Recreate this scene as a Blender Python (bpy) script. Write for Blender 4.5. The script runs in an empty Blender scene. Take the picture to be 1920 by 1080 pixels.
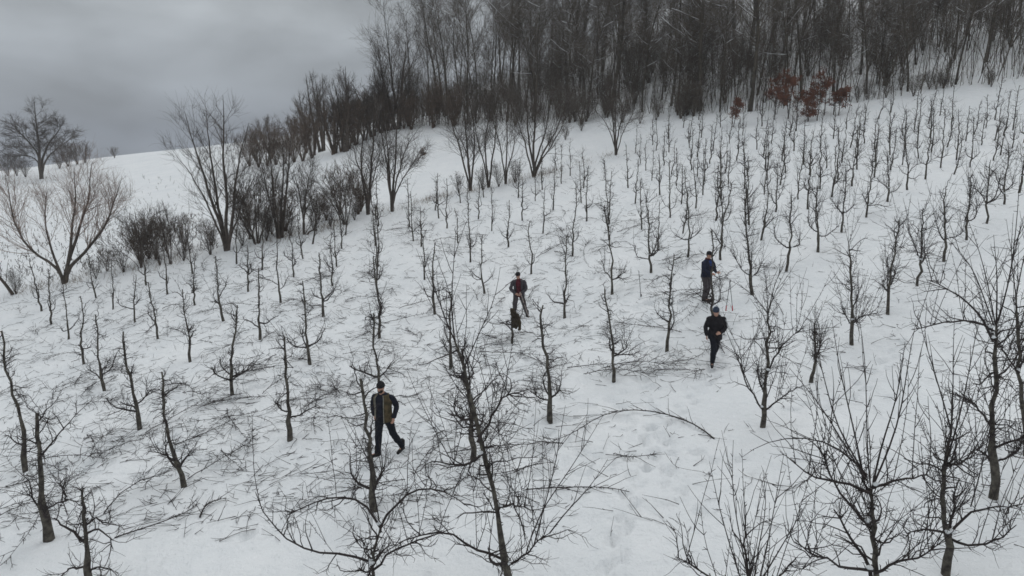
import bpy, math
import numpy as np
from mathutils import Vector, Matrix, Euler

# ------------------------------------------------------------------ camera, sky, sun, exposure
sc = bpy.context.scene
COL = sc.collection
F = 1300.0; PITCH = math.radians(13.0); CZ = 8.0
cp, sp = math.cos(PITCH), math.sin(PITCH)
cam_d = bpy.data.cameras.new('camera'); cam = bpy.data.objects.new('camera', cam_d); COL.objects.link(cam)
cam_d.sensor_width = 36.0; cam_d.lens = F / 1920 * 36.0; cam_d.clip_start = 0.1; cam_d.clip_end = 4000
cam.location = (0, 0, CZ); cam.rotation_euler = (math.radians(90) - PITCH, 0, 0)
sc.camera = cam
sc.view_settings.view_transform = 'Standard'; sc.view_settings.look = 'None'
sc.view_settings.exposure = 0.0; sc.view_settings.gamma = 1.0; sc.view_settings.use_curve_mapping = False
sc.cycles.max_bounces = 4; sc.cycles.diffuse_bounces = 2; sc.cycles.volume_bounces = 0
sc.cycles.transparent_max_bounces = 4
sc.cycles.filter_width = 1.6
sc.cycles.use_denoising = True

SUN_EL, SUN_AZ = 52.0, 200.0
w = bpy.data.worlds.new('World'); sc.world = w; w.use_nodes = True
nt = w.node_tree; nt.nodes.clear()
def N(t, ty, **kw):
    n = t.nodes.new(ty)
    for k, v in kw.items(): setattr(n, k, v)
    return n
out = N(nt, 'ShaderNodeOutputWorld'); bg = N(nt, 'ShaderNodeBackground'); bg.inputs['Strength'].default_value = 1.0
sky = N(nt, 'ShaderNodeTexSky'); sky.sky_type = 'NISHITA'; sky.sun_disc = False
sky.sun_elevation = math.radians(SUN_EL); sky.sun_rotation = math.radians(SUN_AZ)
tc = N(nt, 'ShaderNodeTexCoord'); sx = N(nt, 'ShaderNodeSeparateXYZ'); nt.links.new(tc.outputs['Generated'], sx.inputs[0])
ramp = N(nt, 'ShaderNodeValToRGB'); el = ramp.color_ramp.elements
el[0].position = 0.0; el[0].color = (0.238, 0.270, 0.320, 1)
el[1].position = 0.16; el[1].color = (0.405, 0.434, 0.456, 1)
e = el.new(0.07); e.color = (0.330, 0.362, 0.400, 1)
e = el.new(0.55); e.color = (0.66, 0.69, 0.71, 1)
e = el.new(1.0); e.color = (0.88, 0.90, 0.92, 1)
nt.links.new(sx.outputs['Z'], ramp.inputs[0])
mp = N(nt, 'ShaderNodeMapping'); mp.inputs['Scale'].default_value = (1.0, 1.0, 2.5); mp.inputs['Location'].default_value = (2.1, 1.9, 0.3)
nt.links.new(tc.outputs['Generated'], mp.inputs[0])
nz = N(nt, 'ShaderNodeTexNoise'); nz.inputs['Scale'].default_value = 5.2; nz.inputs['Detail'].default_value = 6.0
nz.inputs['Roughness'].default_value = 0.47; nz.inputs['Distortion'].default_value = 0.2
nt.links.new(mp.outputs[0], nz.inputs['Vector'])
mr = N(nt, 'ShaderNodeMapRange'); mr.inputs['From Min'].default_value = 0.3; mr.inputs['From Max'].default_value = 0.7
mr.inputs['To Min'].default_value = 0.72; mr.inputs['To Max'].default_value = 1.42
nt.links.new(nz.outputs[0], mr.inputs['Value'])
cl = N(nt, 'ShaderNodeVectorMath', operation='SCALE'); nt.links.new(ramp.outputs[0], cl.inputs[0]); nt.links.new(mr.outputs[0], cl.inputs['Scale'])
sk = N(nt, 'ShaderNodeVectorMath', operation='SCALE'); nt.links.new(sky.outputs[0], sk.inputs[0]); sk.inputs['Scale'].default_value = 0.05
mx = N(nt, 'ShaderNodeMix', data_type='RGBA'); mx.inputs['Factor'].default_value = 0.92
nt.links.new(sk.outputs[0], mx.inputs['A']); nt.links.new(cl.outputs[0], mx.inputs['B'])
nt.links.new(mx.outputs['Result'], bg.inputs['Color']); nt.links.new(bg.outputs[0], out.inputs['Surface'])

sd = bpy.data.lights.new('sun', 'SUN'); sd.energy = 0.6; sd.angle = math.radians(40); sd.color = (1.0, 0.97, 0.93)
sun = bpy.data.objects.new('sun', sd); COL.objects.link(sun); sun.location = (0, -20, 60)
sun.rotation_euler = (math.radians(90 - SUN_EL), 0, math.radians(180 - SUN_AZ + 180))

# ------------------------------------------------------------------ helpers: rays and terrain
rng = np.random.default_rng(11)
def ray(px, py):
    a = (px - 960) / F; b = (py - 540) / F
    return np.array([a, cp - b * sp, -sp - b * cp])
def at(px, py, Y):
    d = ray(px, py); return d * (Y / d[1]) + np.array([0, 0, CZ])
def proj(p):
    q = np.asarray(p, float) - np.array([0, 0, CZ]); dep = q[..., 1] * cp - q[..., 2] * sp
    return 960 + F * q[..., 0] / dep, 540 - F * (q[..., 1] * sp + q[..., 2] * cp) / dep
CTRL = [(730,852,14.5),(1337,682,18.75),(1322,566,22.8),(975,594,25.5),(345,908,14.2),(91,1008,12.2),(46,876,16),(128,637,29.5),(97,608,31),
 (419,598,27.5),(606,590,27),(581,680,20.8),(1150,710,18.2),(1430,797,14),(1863,928,10.8),(1598,644,18.8),(1720,534,22.5),(1850,417,27),(1911,359,31),
 (1880,250,47),(1412,548,23.5),(1290,478,28.5),(1437,339,39.5),(1221,508,27.5),(1073,481,31.5),(953,465,34.5),(1004,377,44),(1321,339,43),
 (1300,225,64),(1500,215,58),(1640,190,60),(1860,150,60),(700,400,44),(420,470,38),(120,530,38),(900,355,50),(1000,330,53),(1150,290,58),
 (800,260,80),(740,340,62),(620,285,95),(530,300,110),(430,272,150),(230,290,160),(75,335,130),(200,400,70),(0,440,60),(-100,345,130),
 (1900,20,95),(1500,30,95),(1000,190,95),(720,235,92),(1200,80,110),(800,215,120)]
TP = [at(*c) for c in CTRL] + [np.array(q, float) + [0, 0, CZ] for q in
 [(-120,270,-26),(-60,270,-14),(-200,420,-60),(-300,200,-24),(-60,20,-13),(-60,0,-13),(0,-30,-9),(60,-20,0),(80,40,9),(120,80,26),(60,200,40),(0,220,8),
  (-300,600,-90),(0,600,-20),(400,600,50),(300,0,40),(-300,-50,-25),(0,-200,-20)]]
TP = np.array(TP)
def _U(r2): return r2 * np.log(r2 + 1e-9) * .5
_S = TP[:, :2] / 50; _n = len(TP)
_Q = np.c_[np.ones(_n), _S]
_A = np.block([[_U(((_S[:, None] - _S[None]) ** 2).sum(-1)) + 8e-4 * np.eye(_n), _Q], [_Q.T, np.zeros((3, 3))]])
_W = np.linalg.solve(_A, np.r_[TP[:, 2], 0, 0, 0])
def H0(x, y):
    x = np.asarray(x, float); y = np.asarray(y, float); sh = x.shape
    q = np.c_[x.ravel(), y.ravel()] / 50; o = []
    for i in range(0, len(q), 20000):
        k = q[i:i + 20000]
        o.append(_U(((k[:, None] - _S[None]) ** 2).sum(-1)) @ _W[:-3] + _W[-3] + k @ _W[-2:])
    return np.concatenate(o).reshape(sh)
_ph = rng.uniform(0, 6.28, (14, 2)); _fr = rng.normal(0, 1, (14, 2)) * np.linspace(.25, 2.0, 14)[:, None]
def H(x, y):
    x = np.asarray(x, float); y = np.asarray(y, float)
    z = H0(x, y)
    for i in range(14):
        z = z + .022 / (1 + .6 * i) * np.sin(_fr[i, 0] * x + _fr[i, 1] * y + _ph[i, 0])
    return z
_bx = np.arange(-330, 331, 1.0); _by = np.arange(0, 321, 1.0)
_bz = H0(*np.meshgrid(_bx, _by))
def Hq(x, y):
    """quick look-up of the smooth terrain"""
    fx = np.clip(x + 330, 0, 659.99); fy = np.clip(y, 0, 319.99); i = fx.astype(int); j = fy.astype(int); u = fx - i; v = fy - j
    return (_bz[j, i] * (1 - u) + _bz[j, i + 1] * u) * (1 - v) + (_bz[j + 1, i] * (1 - u) + _bz[j + 1, i + 1] * u) * v
_t = np.concatenate([np.linspace(5, 80, 700), np.linspace(80, 300, 500)])
def hits(q):
    """where the lines of sight through pixels q meet the ground"""
    q = np.asarray(q, float); o = []
    for k in range(0, len(q), 400):
        a = (q[k:k + 400, 0] - 960) / F; b = (q[k:k + 400, 1] - 540) / F
        d = np.stack([a, cp - b * sp, -sp - b * cp], 1); d = d / d[:, 1:2]
        P = d[:, None] * _t[None, :, None]; g = P[..., 2] + CZ - Hq(P[..., 0], P[..., 1])
        i = np.where((g < 0).any(1), np.argmax(g < 0, axis=1), len(_t) - 1); i = np.maximum(i, 1); r = np.arange(len(i))
        g0, g1 = g[r, i - 1], g[r, i]; w_ = np.clip(g0 / (g0 - g1 + 1e-9), 0, 1); t = _t[i - 1] + (_t[i] - _t[i - 1]) * w_
        o.append(d * t[:, None])
    o = np.concatenate(o); o[:, 2] = H(o[:, 0], o[:, 1]); return o
def hit(px, py): return hits([(px, py)])[0]
def on(x, y): return np.array([x, y, float(H(x, y))])

# ------------------------------------------------------------------ materials
def mat(name, col, rough=.85, var=.25, scale=6.0, bump=0.0, bscale=30.0, snow=0.0, col2=None, spec=.2, snow_lo=.55):
    m = bpy.data.materials.new(name); m.use_nodes = True; t = m.node_tree
    b = t.nodes['Principled BSDF']; b.inputs['Roughness'].default_value = rough
    b.inputs['Specular IOR Level'].default_value = spec
    c = N(t, 'ShaderNodeTexCoord'); n = N(t, 'ShaderNodeTexNoise'); n.inputs['Scale'].default_value = scale; n.inputs['Detail'].default_value = 5
    t.links.new(c.outputs['Object'], n.inputs['Vector'])
    mxx = N(t, 'ShaderNodeMix', data_type='RGBA')
    c1 = np.array(col); c2 = np.array(col2) if col2 is not None else c1 * (1 + var)
    if col2 is None: c1 = c1 * (1 - var)
    mxx.inputs['A'].default_value = (*c1, 1); mxx.inputs['B'].default_value = (*c2, 1)
    r = N(t, 'ShaderNodeMapRange'); r.inputs['From Min'].default_value = .35; r.inputs['From Max'].default_value = .65
    t.links.new(n.outputs[0], r.inputs['Value']); t.links.new(r.outputs[0], mxx.inputs['Factor'])
    last = mxx.outputs['Result']
    if snow > 0:
        g = N(t, 'ShaderNodeNewGeometry'); s = N(t, 'ShaderNodeSeparateXYZ'); t.links.new(g.outputs['Normal'], s.inputs[0])
        n2 = N(t, 'ShaderNodeTexNoise'); n2.inputs['Scale'].default_value = 2.2; n2.inputs['Detail'].default_value = 3
        t.links.new(g.outputs['Position'], n2.inputs['Vector'])
        a1 = N(t, 'ShaderNodeMapRange'); a1.inputs['From Min'].default_value = snow_lo; a1.inputs['From Max'].default_value = snow_lo + .25
        t.links.new(s.outputs['Z'], a1.inputs['Value'])
        a2 = N(t, 'ShaderNodeMapRange'); a2.inputs['From Min'].default_value = .62 - .25 * snow; a2.inputs['From Max'].default_value = .68 - .25 * snow
        t.links.new(n2.outputs[0], a2.inputs['Value'])
        mm = N(t, 'ShaderNodeMath', operation='MULTIPLY'); t.links.new(a1.outputs[0], mm.inputs[0]); t.links.new(a2.outputs[0], mm.inputs[1])
        m2 = N(t, 'ShaderNodeMix', data_type='RGBA'); t.links.new(mm.outputs[0], m2.inputs['Factor']); t.links.new(last, m2.inputs['A'])
        m2.inputs['B'].default_value = (.72, .75, .79, 1); last = m2.outputs['Result']
    t.links.new(last, b.inputs['Base Color'])
    if bump > 0:
        n3 = N(t, 'ShaderNodeTexNoise'); n3.inputs['Scale'].default_value = bscale; n3.inputs['Detail'].default_value = 4
        t.links.new(c.outputs['Object'], n3.inputs['Vector'])
        bp = N(t, 'ShaderNodeBump'); bp.inputs['Strength'].default_value = bump; bp.inputs['Distance'].default_value = .02
        t.links.new(n3.outputs[0], bp.inputs['Height']); t.links.new(bp.outputs[0], b.inputs['Normal'])
    return m
M = {}
M['bark'] = mat('fruit_tree_bark', (.040, .035, .032), .9, scale=11, col2=(.125, .115, .095), bump=.8, bscale=40)
M['twig'] = mat('twig_bark', (.040, .033, .032), .85, .3, 14)
M['forest_bark'] = mat('forest_bark', (.040, .035, .030), .9, scale=3, col2=(.092, .080, .064), bump=.5, bscale=14, snow=.6, snow_lo=.4)
M['forest_twig'] = mat('forest_twig', (.096, .080, .064), .9, .3, 2, snow=.5, snow_lo=.5)
M['hedge_bark'] = mat('hedge_bark', (.080, .067, .058), .9, .3, 3, bump=.4, bscale=20, snow=.2)
M['willow_twig'] = mat('willow_twig', (.28, .215, .185), .8, .25, 2)
M['brown_twig'] = mat('brown_twig', (.105, .078, .060), .9, .3, 2)
M['red_leaf'] = mat('dry_red_leaf', (.150, .066, .044), .8, .4, 3)
M['dry_leaf'] = mat('dry_brown_leaf', (.14, .075, .045), .8, .4, 3)
M['grass'] = mat('dead_grass', (.16, .12, .085), .9, .35, 2)
def snow_mat(name='snow'):
    m = bpy.data.materials.new(name); m.use_nodes = True; t = m.node_tree; b = t.nodes['Principled BSDF']
    b.inputs['Roughness'].default_value = .65; b.inputs['Specular IOR Level'].default_value = .15
    c = N(t, 'ShaderNodeTexCoord')
    n = N(t, 'ShaderNodeTexNoise'); n.inputs['Scale'].default_value = .35; n.inputs['Detail'].default_value = 8; n.inputs['Roughness'].default_value = .65
    t.links.new(c.outputs['Object'], n.inputs['Vector'])
    r = N(t, 'ShaderNodeMapRange'); r.inputs['From Min'].default_value = .35; r.inputs['From Max'].default_value = .65
    t.links.new(n.outputs[0], r.inputs['Value'])
    mxx = N(t, 'ShaderNodeMix', data_type='RGBA'); mxx.inputs['A'].default_value = (.750, .780, .800, 1); mxx.inputs['B'].default_value = (.82, .842, .855, 1)
    t.links.new(r.outputs[0], mxx.inputs['Factor']); t.links.new(mxx.outputs['Result'], b.inputs['Base Color'])
    b1 = N(t, 'ShaderNodeBump'); b1.inputs['Strength'].default_value = 1.0; b1.inputs['Distance'].default_value = .16
    n1 = N(t, 'ShaderNodeTexNoise'); n1.inputs['Scale'].default_value = 2.2; n1.inputs['Detail'].default_value = 7; n1.inputs['Roughness'].default_value = .6
    t.links.new(c.outputs['Object'], n1.inputs['Vector']); t.links.new(n1.outputs[0], b1.inputs['Height']); t.links.new(b1.outputs[0], b.inputs['Normal'])
    return m
M['snow'] = snow_mat()

# ------------------------------------------------------------------ mesh builders
def norm(a): return a / (np.linalg.norm(a, axis=-1, keepdims=True) + 1e-9)
class Geo:
    """collects batches of tapering tubes (and loose quads) and makes one mesh of them"""
    def __init__(s): s.b = {}; s.q = []
    def add(s, P, R, sides=3):
        P = np.asarray(P, float); R = np.asarray(R, float)
        if P.ndim == 2: P = P[None]; R = R[None]
        if len(P): s.b.setdefault((P.shape[1], sides), []).append((P, R))
        return s
    def quads(s, V): s.q.append(np.asarray(V, float))       # (k,4,3)
    def arrays(s):
        vs, fs, off = [], [], 0
        for (n, k), L in s.b.items():
            P = np.concatenate([a for a, _ in L]); R = np.concatenate([b for _, b in L]); m = len(P)
            T = norm(np.gradient(P, axis=1)); tm = norm(T.mean(1))
            ref = np.where(np.abs(tm[:, 2:3]) < .8, np.array([[0, 0, 1.]]), np.array([[1., 0.3, 0]]))
            u0 = norm(np.cross(tm, ref))[:, None]
            u = norm(u0 - (u0 * T).sum(-1, keepdims=True) * T); v = np.cross(T, u)
            a = np.arange(k) * 2 * math.pi / k
            ring = P[:, :, None] + R[:, :, None, None] * (np.cos(a)[:, None] * u[:, :, None] + np.sin(a)[:, None] * v[:, :, None])
            vs.append(ring.reshape(-1, 3))
            base = off + (np.arange(m) * n * k)[:, None, None]
            i = (np.arange(n - 1) * k)[None, :, None]; j = np.arange(k)[None, None]; j2 = (j + 1) % k
            f = np.stack([base + i + j, base + i + j2, base + i + k + j2, base + i + k + j], -1).reshape(-1, 4)
            fs.append(f); off += m * n * k
        for V in s.q:
            m = len(V); vs.append(V.reshape(-1, 3)); fs.append(off + np.arange(m * 4).reshape(m, 4)); off += m * 4
        return np.concatenate(vs), np.concatenate(fs)
    def mesh(s, name, m, smooth=True):
        V, Fc = s.arrays(); return mesh_from(name, V, Fc, m, smooth)
    def empty(s): return not s.b and not s.q
def mesh_from(name, V, Fq, m, smooth=True):
    me = bpy.data.meshes.new(name); me.vertices.add(len(V)); me.vertices.foreach_set('co', np.asarray(V, np.float32).ravel())
    nf, k = Fq.shape; me.loops.add(nf * k); me.loops.foreach_set('vertex_index', Fq.astype(np.int32).ravel())
    me.polygons.add(nf); me.polygons.foreach_set('loop_start', np.arange(nf, dtype=np.int32) * k)
    me.polygons.foreach_set('use_smooth', np.full(nf, smooth))
    me.update(calc_edges=True); me.materials.append(m); return me
def ob(name, me, parent=None, loc=None):
    o = bpy.data.objects.new(name, me); COL.objects.link(o)
    if parent: o.parent = parent
    if loc is not None: o.location = loc
    return o
def tag(o, label=None, cat=None, group=None, kind=None):
    if label: o['label'] = label
    if cat: o['category'] = cat
    if group: o['group'] = group
    if kind: o['kind'] = kind
    return o
def root(name, loc, label, cat, group=None):
    o = ob(name, None, loc=loc); o.empty_display_size = .2; return tag(o, label, cat, group)

def grow(S, D, L, n, wig, up, rg):
    S = np.asarray(S, float); d = norm(np.asarray(D, float)); L = np.asarray(L, float).reshape(-1, 1); P = [S]
    for i in range(n - 1):
        d = norm(d + rg.normal(0, wig, d.shape) + np.array([0, 0, 1.]) * up)
        P.append(P[-1] + d * L / (n - 1))
    return np.stack(P, 1)
def taper(r0, r1, n, k=None):
    r0 = np.asarray(r0, float).reshape(-1, 1); r1 = np.asarray(r1, float).reshape(-1, 1)
    return r0 + (r1 - r0) * np.linspace(0, 1, n)[None]
def pick(P, idx, t):
    """point and tangent at parameter t along polyline idx"""
    n = P.shape[1]; f = np.clip(t * (n - 1), 0, n - 1.001); i = f.astype(int); w_ = (f - i)[:, None]
    a = P[idx, i]; b = P[idx, i + 1]; return a + (b - a) * w_, norm(b - a)
def side_dir(T, rg, ang):
    """directions at an angle to tangents T, random around"""
    r = rg.normal(0, 1, T.shape); r = norm(r - (r * T).sum(-1, keepdims=True) * T)
    ang = np.asarray(ang).reshape(-1, 1); return T * np.cos(ang) + r * np.sin(ang)
def resample(P, n):
    P = np.asarray(P, float); s = np.r_[0, np.cumsum(np.linalg.norm(np.diff(P, axis=0), axis=1))]
    t = np.linspace(0, s[-1], n); return np.stack([np.interp(t, s, P[:, k]) for k in range(3)], 1)
def smooth_path(P, n):
    P = resample(P, n)
    for _ in range(2): P[1:-1] = (P[:-2] + 2 * P[1:-1] + P[2:]) / 4
    return P

def blob_mesh(name, pts, m, rg):
    """soft rounded lumps (x,y,z,rx,ry,rz)"""
    V, Fc, off = [], [], 0
    nu, nv = 8, 5
    for (x, y, z, rx, ry, rz) in pts:
        th = np.linspace(0, math.pi, nv); ph = np.arange(nu) * 2 * math.pi / nu
        g = np.stack(np.broadcast_arrays(np.sin(th)[:, None] * np.cos(ph), np.sin(th)[:, None] * np.sin(ph), np.cos(th)[:, None] + 0 * ph), -1)
        g = g * (1 + rg.normal(0, .1, g.shape[:2]))[..., None]
        V.append((g * [rx, ry, rz] + [x, y, z]).reshape(-1, 3))
        for i in range(nv - 1):
            for j in range(nu): Fc.append([off + i * nu + j, off + (i + 1) * nu + j, off + (i + 1) * nu + (j + 1) % nu, off + i * nu + (j + 1) % nu])
        off += nu * nv
    return mesh_from(name, np.concatenate(V), np.array(Fc), m)

# ------------------------------------------------------------------ ground
def grid_axis(lo, hi, fine_lo, fine_hi, step, grow_f=1.12):
    a = list(np.arange(fine_lo, fine_hi, step)); s = step; x = fine_lo
    while x > lo: s *= grow_f; x -= s; a.insert(0, x)
    s = step; x = a[-1]
    while x < hi: s *= grow_f; x += s; a.append(x)
    return np.array(a)
gx = grid_axis(-560, 560, -12.5, 12.5, .1, 1.07); gy = grid_axis(-250, 700, 10, 26, .1, 1.07)
GX, GY = np.meshgrid(gx, gy)
GZ = H(np.clip(GX, -300, 400), np.clip(GY, -200, 600))
_g = np.random.default_rng(3)
for _ in range(26):
    kx, ky = _g.normal(0, 1, 2) * _g.uniform(2, 9); GZ += np.where((np.abs(GX) < 45) & (GY < 70), .0042 * np.sin(kx * GX + ky * GY + _g.uniform(0, 6.28)), 0)
def dent(x, y, rx, ry, yaw, depth, rim=.35):
    """press a hollow with a low rim into the snow"""
    R = 2.6 * max(rx, ry); i0, i1 = np.searchsorted(gx, [x - R, x + R]); j0, j1 = np.searchsorted(gy, [y - R, y + R])
    if i1 <= i0 or j1 <= j0: return
    dx = GX[j0:j1, i0:i1] - x; dy = GY[j0:j1, i0:i1] - y; c, s_ = math.cos(yaw), math.sin(yaw)
    q = ((dx * c + dy * s_) / rx) ** 2 + ((-dx * s_ + dy * c) / ry) ** 2
    GZ[j0:j1, i0:i1] += depth * (-np.exp(-q) + rim * q * np.exp(-q * .9) * .6)
def trail(px):
    P = resample(hits(px), 200); L = np.linalg.norm(np.diff(P[:, :2], axis=0), axis=1).sum(); n = max(3, int(L / .36)); P = resample(P, n)
    T = norm(np.gradient(P[:, :2], axis=0))
    for i in range(n):
        sd = .12 if i % 2 else -.12; x = P[i, 0] - T[i, 1] * sd + _g.normal(0, .03); y = P[i, 1] + T[i, 0] * sd + _g.normal(0, .03)
        dent(x, y, .17, .085, math.atan2(T[i, 1], T[i, 0]), _g.uniform(.16, .26))
for t_ in [[(760,840),(840,800),(930,735),(1000,670),(990,605)],[(1340,690),(1300,745),(1230,810),(1190,900),(1160,1010),(1140,1100)],[(1322,570),(1365,600),(1355,650),(1345,680)],
           [(1190,790),(1250,840),(1330,850),(1420,880)],[(720,860),(640,900),(560,960),(470,1010)],[(980,605),(1080,620),(1180,640),(1300,680)],[(500,780),(420,830),(300,880),(180,920)],[(620,700),(500,720),(380,760),(300,830)],
           [(880,640),(780,690),(660,720),(600,770)],[(1300,580),(1220,560),(1120,520),(1040,500)],[(1040,800),(1120,860),(1230,870),(1300,960)],[(1480,760),(1560,760),(1640,700),(1700,640)]]: trail(t_)
for (fx, fy) in [(708,852),(752,834),(1333,681),(1340,672),(1320,565),(1328,563),(962,597),(985,595)]:      # boots sunk in
    p = hit(fx, fy); dent(p[0], p[1], .2, .15, .3, .10, .6)
for k in range(420):        # trodden snow round the trees being pruned
    p = hit(_g.uniform(-20, 1250), _g.uniform(560, 900)); dent(p[0], p[1], _g.uniform(.12, .3), _g.uniform(.09, .2), _g.uniform(0, 6.28), _g.uniform(.06, .16))
def lay_ground():
    nx, ny = len(gx), len(gy)
    V = np.stack([GX, GY, GZ], -1).reshape(-1, 3)
    ii = (np.arange(ny - 1)[:, None] * nx + np.arange(nx - 1)[None]).ravel()
    g = ob('snow_ground', mesh_from('snow_ground', V, np.stack([ii, ii + 1, ii + 1 + nx, ii + nx], -1), M['snow']))
    tag(g, 'snow covered hillside rising to the right towards the wood', None, None, 'structure')

# ------------------------------------------------------------------ fruit trees
def fruit_tree(rg, trunk, u, limbs=None, detail=1.0, r0=.075, leaders=None, nshoot=None, fat=1.0, wide=1.0):
    """trunk: (n,3) path from the base; u: how much unpruned growth; returns [(part, Geo)], snow spots"""
    n = 12
    T = smooth_path(trunk, n); h = T[-1, 2]
    T[1:-1, :2] += rg.normal(0, .006 + .005 * h, (n - 2, 2)); T[0, 2] -= .15
    f = np.linspace(0, 1, n)
    R = np.interp(f, [0, .08, .28, .36, .8, 1], [1.25, 1.0, .85, .62, .46, .34 if u < .5 else .22]) * r0 * fat * (1 + rg.normal(0, .09, n))
    tr = Geo(); tr.add(np.r_[T, [T[-1] + [0, 0, .012]]], np.r_[R, .002], 8)
    parts = [('trunk', tr)]; snow = []
    TP_ = T[None]
    # scaffold limbs
    LP, LR = [], []
    if limbs:
        for P in limbs:
            P = smooth_path(P, 9); P[1:-1] += rg.normal(0, .012, (7, 3)); LP.append(P); LR.append(np.linspace(.021, .006, 9) * fat); snow.append((*(P[0] + norm(P[1] - P[0]) * .05 + [0, 0, .04]), rg.uniform(.035, .06), rg.uniform(.03, .05), rg.uniform(.02, .032)))
    ns = rg.integers(2, 5) if limbs is None else (2 if len(limbs) < 3 else 1)
    az = rg.uniform(0, 6.28); hz = rg.uniform(.42, .75)
    for k in range(ns):
        a = az + k * 6.28 / ns + rg.normal(0, .4); tt = np.clip((hz + rg.normal(0, .1)) / h, .15, .5)
        s, _ = pick(TP_, np.array([0]), np.array([tt])); e_ = rg.uniform(.0, .5)
        d = np.array([[math.cos(a) * math.cos(e_), math.sin(a) * math.cos(e_), math.sin(e_)]])
        P = grow(s, d, rg.uniform(.45, .95) * (1 + .35 * u) * wide, 9, .22, .13 + .1 * (wide < 1), rg)[0]
        LP.append(P); LR.append(np.linspace(rg.uniform(.020, .034), .009, 9) * fat)
        snow.append((*(s[0] + d[0] * .07 + [0, 0, .035]), .055, .05, .03))
    LP = np.array(LP); LR = np.array(LR)
    gl = [Geo() for _ in LP]
    for i in range(len(LP)): gl[i].add(np.r_[LP[i], [LP[i][-1] + (LP[i][-1] - LP[i][-2]) * .1]], np.r_[LR[i], .002], 6)
    # side branches of the limbs
    nb = max(3, int((7 + 2 * u) * detail))
    idx = np.repeat(np.arange(len(LP)), nb); t = rg.uniform(.2, 1, len(idx))
    s, tg = pick(LP, idx, t); d = side_dir(tg, rg, rg.uniform(.5, 1.2, len(idx)))
    B = grow(s, d, rg.uniform(.18, .75, len(idx)), 6, .26, .08, rg)
    BR = taper(rg.uniform(.006, .012, len(idx)) * fat, .003 * fat, 6)
    for i in range(len(LP)): gl[i].add(B[idx == i], BR[idx == i], 4)
    # twigs on those
    m_ = int(6 * detail); i2 = np.repeat(np.arange(len(B)), m_)
    if len(i2):
        s, tg = pick(B, i2, rg.uniform(.2, 1, len(i2))); d = side_dir(tg, rg, rg.uniform(.5, 1.3, len(i2)))
        Tw = grow(s, d, rg.uniform(.06, .34, len(i2)), 4, .2, .05, rg)
        for i in range(len(LP)): k = idx[i2] == i; gl[i].add(Tw[k], taper(np.full(k.sum(), .0038 * fat), .002 * fat, 4), 3)
    # short stubby branches up the stem
    cr = Geo()
    nt_ = int((13 + 6 * rg.random()) * (1 if detail > .6 else .8) * max(.8, h / 2.4)); tt = np.sort(rg.uniform(.36, .99, nt_))
    s, tg = pick(TP_, np.zeros(nt_, int), tt); a = rg.uniform(0, 6.28, nt_); e_ = rg.uniform(-.1, .9, nt_)
    d = np.stack([np.cos(a) * np.cos(e_), np.sin(a) * np.cos(e_), np.sin(e_)], 1)
    Ls = rg.uniform(.07, .48, nt_) * (1 + .7 * u)
    Sp = grow(s, d, Ls, 6, .35, .08, rg); SR = taper(rg.uniform(.008, .017, nt_) * fat, rg.uniform(.004, .008, nt_) * fat, 6)
    cr.add(Sp, SR, 5)
    i3 = np.repeat(np.arange(nt_), int(5 * detail) + 1); s, tg = pick(Sp, i3, rg.uniform(.3, 1, len(i3)))
    d = side_dir(tg, rg, rg.uniform(.5, 1.3, len(i3)))
    cr.add(grow(s, d, rg.uniform(.05, .30, len(i3)) * (1 + .6 * u), 4, .25, .06, rg), taper(np.full(len(i3), .004 * fat), .002 * fat, 4), 3)
    # knobbly fruit spurs along the stem
    nk = int(16 * detail); s, tg = pick(TP_, np.zeros(nk, int), rg.uniform(.3, 1, nk)); d = side_dir(tg, rg, rg.uniform(1.0, 1.5, nk))
    cr.add(grow(s, d, rg.uniform(.05, .1, nk), 3, .3, 0, rg), taper(np.full(nk, .012 * fat), .007 * fat, 3), 4)
    # long shoots
    SH = []
    if leaders:
        for P in leaders:
            P = smooth_path(P, 9); SH.append(P)
    k = nshoot if nshoot is not None else int(u * 30)
    if k > 0:
        src = rg.random(k); on_t = src < .42
        s1, t1 = pick(TP_, np.zeros(k, int), rg.uniform(.45, 1, k))
        il = rg.integers(0, len(LP), k); s2, t2 = pick(LP, il, rg.uniform(.25, 1, k))
        s = np.where(on_t[:, None], s1, s2)
        a = rg.uniform(0, 6.28, k); e_ = np.where(on_t, rg.uniform(.75, 1.4, k), rg.uniform(.95, 1.52, k))
        d = np.stack([np.cos(a) * np.cos(e_), np.sin(a) * np.cos(e_), np.sin(e_)], 1)
        L_ = rg.uniform(.6, 1.5, k) * (.7 + .5 * u) * np.where(on_t, .8, 1)
        G_ = grow(s, d, L_, 9, .05, .03, rg)
        SH += list(G_)
    if SH:
        SH = np.array(SH); ks = len(SH)
        big = np.zeros(ks); big[:len(leaders) if leaders else 0] = 1
        R0 = np.where(big > 0, rg.uniform(.011, .016, ks), rg.uniform(.0048, .0078, ks)) * fat
        cr.add(SH, taper(R0, .0028 * fat, 9), 3)
        # side shoots and barbs
        ib = np.repeat(np.arange(ks), np.where(big > 0, 5, 1)); s, tg = pick(SH, ib, rg.uniform(.15, .8, len(ib)))
        d = side_dir(tg, rg, rg.uniform(.3, .7, len(ib))); Q = grow(s, d, rg.uniform(.2, .8, len(ib)), 6, .08, .06, rg)
        cr.add(Q, taper(np.full(len(ib), .006 * fat), .0025 * fat, 6), 3)
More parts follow.
